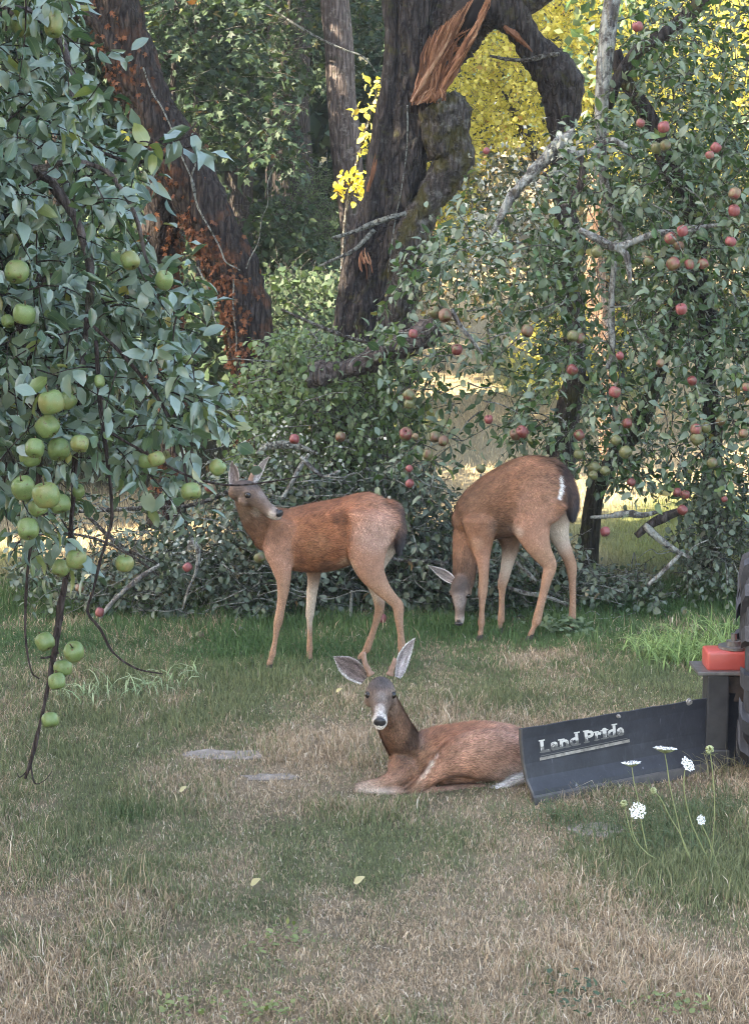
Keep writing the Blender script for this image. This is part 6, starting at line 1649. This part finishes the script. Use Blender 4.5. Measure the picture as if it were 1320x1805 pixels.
# ------------------------------------------------------------------ tufts, flowers, fallen leaves
def tuft(name, label, pts, n, H, cols, W=.006, lean=.7, cat='grass tuft', group=None, seed=1):
    rng = np.random.default_rng(seed)
    P = []
    for (px, py, r) in pts:
        g = gat(px, py)
        k = n // len(pts)
        P.append(np.stack([rng.normal(g.x, r, k), rng.normal(g.y, r, k), np.zeros(k)], 1))
    P = np.concatenate(P); P[:, 2] = gz_np(P[:, 0], P[:, 1]) - .005
    n = len(P)
    c0, c1 = np.array(cols[0]), np.array(cols[1])
    root = empty(name, tuple(P.mean(0)), label, cat, group)
    # arching blades of five segments
    az = rng.uniform(0, 6.28, n); d = np.stack([np.cos(az), np.sin(az), np.zeros(n)], 1); sdv = np.stack([-np.sin(az), np.cos(az), np.zeros(n)], 1)
    h = rng.uniform(H * .5, H * 1.15, n); ln = np.abs(rng.normal(lean, .35, n))
    ts = np.linspace(0, 1, 5); V = []
    for t in ts:
        a_ = ln * (.3 + 1.5 * t) ; c = P + h[:, None] * (t * np.cos(ln * t * 1.2)[:, None] * np.array([0, 0, 1.0]) + t * np.sin(ln * t * 1.1 + .1)[:, None] * d)
        w = W * (1 - t ** 1.6) * rng.uniform(.7, 1.2, n)
        V += [c - sdv * w[:, None] * .5 + [0, 0, .0015], c + sdv * w[:, None] * .5]
    V = np.stack(V, 1).reshape(-1, 3)
    T0 = []
    for i in range(4): T0 += [(2 * i, 2 * i + 1, 2 * i + 3), (2 * i, 2 * i + 3, 2 * i + 2)]
    T = (np.array(T0)[None] + (np.arange(n) * 10)[:, None, None]).reshape(-1, 3)
    col = c0 + (c1 - c0) * rng.random((n, 1)); col = col * rng.uniform(.75, 1.25, (n, 1))
    link('blades', np_mesh('blades', V, T, None, True, np.repeat(col, 10, 0)), M['blade'], root, 'stuff')
    return root
LG = [(.15, .24, .075), (.25, .34, .13)]
tuft('grass_tuft', 'bright green tall grass clump beside the red cover and tyre', [(1180, 1170, .10), (1215, 1165, .10), (1150, 1160, .09), (1240, 1150, .10), (1275, 1130, .10), (1205, 1150, .12), (1260, 1175, .08)], 620, .20, LG, .0085, .75, group='tall grass clumps', seed=1)
tuft('grass_tuft', 'pale sprawling grass clump with arching blades left of the standing deer', [(165, 1240, .06), (220, 1225, .07), (260, 1220, .06), (300, 1215, .06), (130, 1230, .06), (330, 1200, .06)], 120, .17, [(.20, .28, .13), (.36, .42, .25)], .007, 1.15, group='tall grass clumps', seed=2)
tuft('grass_tuft', 'small dark green tuft standing in the lawn below the left apple shoot', [(235, 1440, .05), (215, 1442, .05)], 170, .07, [(.05, .09, .035), (.09, .13, .05)], .004, .4, group='tall grass clumps', seed=3)
tuft('grass_tuft', 'dark green taller grass around the white wild carrot flowers', [(1080, 1470, .12), (1150, 1450, .12), (1210, 1440, .12), (1280, 1430, .1), (1000, 1450, .08), (1180, 1490, .12)], 1500, .085, [(.07, .105, .05), (.13, .165, .08)], .0035, .5, group='tall grass clumps', seed=4)
tuft('grass_tuft', 'thin upright grass stalks in front of the post and the tyre', [(1275, 1365, .04), (1300, 1368, .04), (1255, 1372, .04)], 60, .13, [(.18, .17, .09), (.28, .25, .15)], .003, .35, group='tall grass clumps', seed=5)
tuft('grass_tuft', 'green grass fringe along the foot of the thicket behind the standing deer', [(x, 1150, .16) for x in range(380, 620, 40)], 1500, .10, [(.045, .10, .035), (.085, .15, .05)], .0045, .6, group='tall grass clumps', seed=6)
tuft('grass_tuft', 'green grass fringe round the muzzle of the grazing deer', [(x, 1108, .14) for x in range(700, 860, 40)], 1000, .11, [(.045, .10, .035), (.085, .15, .05)], .0045, .6, group='tall grass clumps', seed=7)
tuft('grass_tuft', 'deep green grass in the shade right of the grazing deer', [(x, 1075, .2) for x in range(1080, 1340, 50)], 1300, .13, [(.045, .10, .035), (.08, .15, .05)], .0045, .6, group='tall grass clumps', seed=8)
tuft('grass_tuft', 'green grass along the thicket foot at the left', [(x, 1140, .18) for x in range(20, 330, 50)], 1200, .09, [(.05, .10, .04), (.09, .15, .06)], .0045, .6, group='tall grass clumps', seed=9)
for (px, py, lab, sd_) in [(325, 1790, 'bright green weed sprig at the bottom edge of the lawn', 1), (495, 1668, 'light green leafy weed low in the bottom left lawn', 2), (1010, 1765, 'low dark green weed patch at the bottom right lawn', 3), (1190, 1790, 'grey green weed in the bottom right corner of the lawn', 4), (470, 1790, 'leafy weed at the bottom edge right of the bright sprig', 5)]:
    g = gat(px, py); root = empty('lawn_weed', tuple(g), lab, 'weed', 'weeds in the lawn')
    n = 60; P = np.stack([RNG.normal(g.x, .06, n), RNG.normal(g.y, .06, n), np.full(n, g.z) + RNG.uniform(.005, .045, n)], 1)
    D = unit(n) * np.array([1, 1, .3]) + np.array([0, 0, .4])
    add_leaves(root, 'leaf', ROUND_T, P, D, unit(n) * .3 + np.array([0, 0, 1.]), RNG.uniform(.010, .026, n), M['weed_leaf'] if sd_ != 3 else M['under_leaf'], 0)
g = gat(1000, 1114); root = empty('clover_patch', tuple(g), 'small pale leaved plant at the hind foot of the grazing deer', 'plant')
n = 130; P = np.stack([RNG.normal(g.x - .02, .09, n), RNG.normal(g.y - .08, .05, n), g.z + RNG.uniform(.02, .10, n)], 1)
add_leaves(root, 'leaf', ROUND_T, P, unit(n) * np.array([1, 1, .3]), unit(n) * .3 + np.array([0, -.3, 1.]), RNG.uniform(.025, .05, n), M['pale_leaf'], 60)

M['flower_stem'] = simple_mat('flower_stem', (.16, .19, .08), (.26, .28, .13), 30, .6, .3)
M['floret'] = simple_mat('floret', (.70, .71, .70), (.82, .82, .80), 80, .7, .2)
M['bud'] = simple_mat('green_bud', (.22, .26, .12), (.42, .44, .26), 140, .8, .1)
def carrot(label, head, stem, kind, w, seed, tiltv=(0, 0, 1), Y=5.55):
    rs_ = random.Random(seed)
    base = at(stem[-1][0], stem[-1][1], Y); base.z = gz(base.x, Y)
    root = empty('wild_carrot', tuple(base), label, 'flower', 'wild carrot flowers by the blade')
    pts = [(head[0], head[1], .8)] + [(x, y, 1.0) for x, y in stem]
    link('stem', np_mesh('stem', *limb(pts, Y, 8, 6, .1, 20, seed)), M['flower_stem'], root)
    H = at(head[0], head[1], Y); tv = Vector(tiltv).normalized(); q = tv.to_track_quat('Z', 'Y').to_matrix()
    r = w * Y / F_PX
    if kind == 'bud':
        A = Acc()
        for i in range(60):
            z = rs_.uniform(-.9, 1); a_ = rs_.uniform(0, 6.28); rr = math.sqrt(max(0, 1 - z * z))
            p = H + Vector((rr * math.cos(a_), rr * math.sin(a_), z)) * r * .8
            A.add(*tube(np.array([H + (p - H) * .3, p, H + (p - H) * 1.15]), np.array([r * .1, r * .2, r * .12]), 5))
        link('bud', A.mesh('bud'), M['bud'], root)
        A = Acc()
        for i in range(6):
            a_ = i * 1.05; A.add(*tube(np.array([H + Vector((0, 0, -r)), H + Vector((math.cos(a_) * r * 1.1, math.sin(a_) * r, -r * 1.05)), H + Vector((math.cos(a_) * r * 1.9, math.sin(a_) * r * 1.7, -r * .8))]), np.array([r * .06, r * .05, r * .02]), 4))
        link('bracts', A.mesh('bracts'), M['flower_stem'], root)
        return
    A, B = Acc(), Acc()
    for i in range(34):
        a_ = i * 2.4; rr = math.sqrt((i + .5) / 34)
        hp = H + q @ Vector((rr * r * math.cos(a_), rr * r * math.sin(a_), r * .42 + rs_.uniform(-.04, .04) * r))
        B.add(*tube(np.array([H, H.lerp(hp, .6) - q @ Vector((0, 0, r * .05)), hp]), np.array([.0009, .0008, .0008]), 4))
        for j in range(9):
            b_ = rs_.uniform(0, 6.28); s = rs_.uniform(0, .17) * r
            c_ = hp + q @ Vector((s * math.cos(b_), s * math.sin(b_), rs_.uniform(0, .06) * r))
            k = rs_.uniform(.05, .09) * r
            V = np.array([(c_ + q @ Vector((k * math.cos(t_), k * math.sin(t_), .25 * k * (t_i % 2)))) [:] for t_i, t_ in enumerate(np.arange(5) * 1.2566 + b_)] + [(c_ + q @ Vector((0, 0, k * .3)))[:]])
            A.add(V, np.array([(5, z, (z + 1) % 5) for z in range(5)]))
    link('umbel', A.mesh('umbel', False), M['floret'], root, 'stuff')
    link('rays', B.mesh('rays'), M['flower_stem'], root, 'stuff')
carrot('flat white wild carrot umbel against the blade, left of the widest one', (1113, 1352), [(1117, 1380), (1124, 1410), (1130, 1450), (1140, 1500)], 'umbel', 17, 1, (-.08, .12, 1))
carrot('widest flat white wild carrot umbel in front of the blade', (1171, 1328), [(1175, 1350), (1180, 1385), (1190, 1430), (1205, 1490), (1225, 1530)], 'umbel', 21, 2, (.06, .14, 1))
carrot('tilted white wild carrot umbel between the widest umbel and the green bud', (1208, 1350), [(1205, 1370), (1206, 1400), (1218, 1450), (1240, 1500), (1262, 1545), (1275, 1575)], 'umbel', 14, 3, (.5, -.62, .7))
carrot('round green wild carrot bud on the tallest curved stem', (1250, 1321), [(1254, 1350), (1258, 1400), (1258, 1450), (1254, 1500), (1247, 1535), (1240, 1560)], 'bud', 8.5, 4)
carrot('small green wild carrot bud low beneath the widest umbel', (1151, 1393), [(1165, 1410), (1180, 1440), (1198, 1470), (1215, 1510), (1228, 1540)], 'bud', 6.5, 5)
carrot('open white wild carrot flower facing the camera lowest in the group', (1122, 1430), [(1112, 1450), (1120, 1480), (1138, 1503), (1158, 1515)], 'umbel', 15, 6, (.1, -.9, .5))
carrot('small white wild carrot flower low near the right edge', (1233, 1446), [(1240, 1462), (1248, 1480), (1262, 1520), (1270, 1560)], 'umbel', 9, 7, (.4, -.8, .5))
carrot('pale green wild carrot bud left of the open white flower', (1099, 1416), [(1104, 1440), (1112, 1470), (1125, 1500)], 'bud', 7, 8, Y=5.7)
M['dry_leaf'] = leaf_mat('dry_leaf', [(0, (.50, .42, .22)), (1, (.62, .55, .36))], .3, .6, .2, (.5, .45, .3))
for (px, py, L_, lab) in [(624, 1572, .042, 'pale yellow fallen leaf standing in the dry grass of the lower lawn'), (592, 1231, .035, 'small pale fallen leaf left of the resting deer head'), (317, 1408, .035, 'cream fallen leaf on the lawn below the larger flat stone'), (442, 1575, .04, 'whitish curled fallen leaf left of the yellow one'), (148, 1030, .05, 'yellow leaf caught at the thicket edge behind the bare shoot')]:
    p = gat(px, py) if py > 1100 else at(px, py, 9.2)
    o = link('fallen_leaf', scatter_mesh('fallen_leaf', [APPLE_T[1]], np.array([(0, 0, .03)]), np.array([(.5, -.3, .5)]), np.array([(0, -.7, .6)]), np.array([L_])), M['dry_leaf'], None, None, tuple(p))
    tag(o, lab, 'leaf', 'fallen leaves')

# ------------------------------------------------------------------ dark tones lifted by an added haze
bm = bmesh.new()
add_box(bm, Vector((0, 14, 11)), (46, 62, 26))
haze = link('haze', bm_mesh('haze', bm), None)
m = bpy.data.materials.new('haze'); m.use_nodes = True
nt = m.node_tree; nt.nodes.remove(nt.nodes['Principled BSDF'])
v = nt.nodes.new('ShaderNodeVolumePrincipled')
v.inputs['Color'].default_value = (.86, .92, 1, 1); v.inputs['Density'].default_value = .0011; v.inputs['Anisotropy'].default_value = .2
nt.links.new(v.outputs[0], nt.nodes['Material Output'].inputs['Volume'])
haze.data.materials.append(m)
tag(haze, 'thin pale haze added to lift the dark tones', None, None, 'stuff')
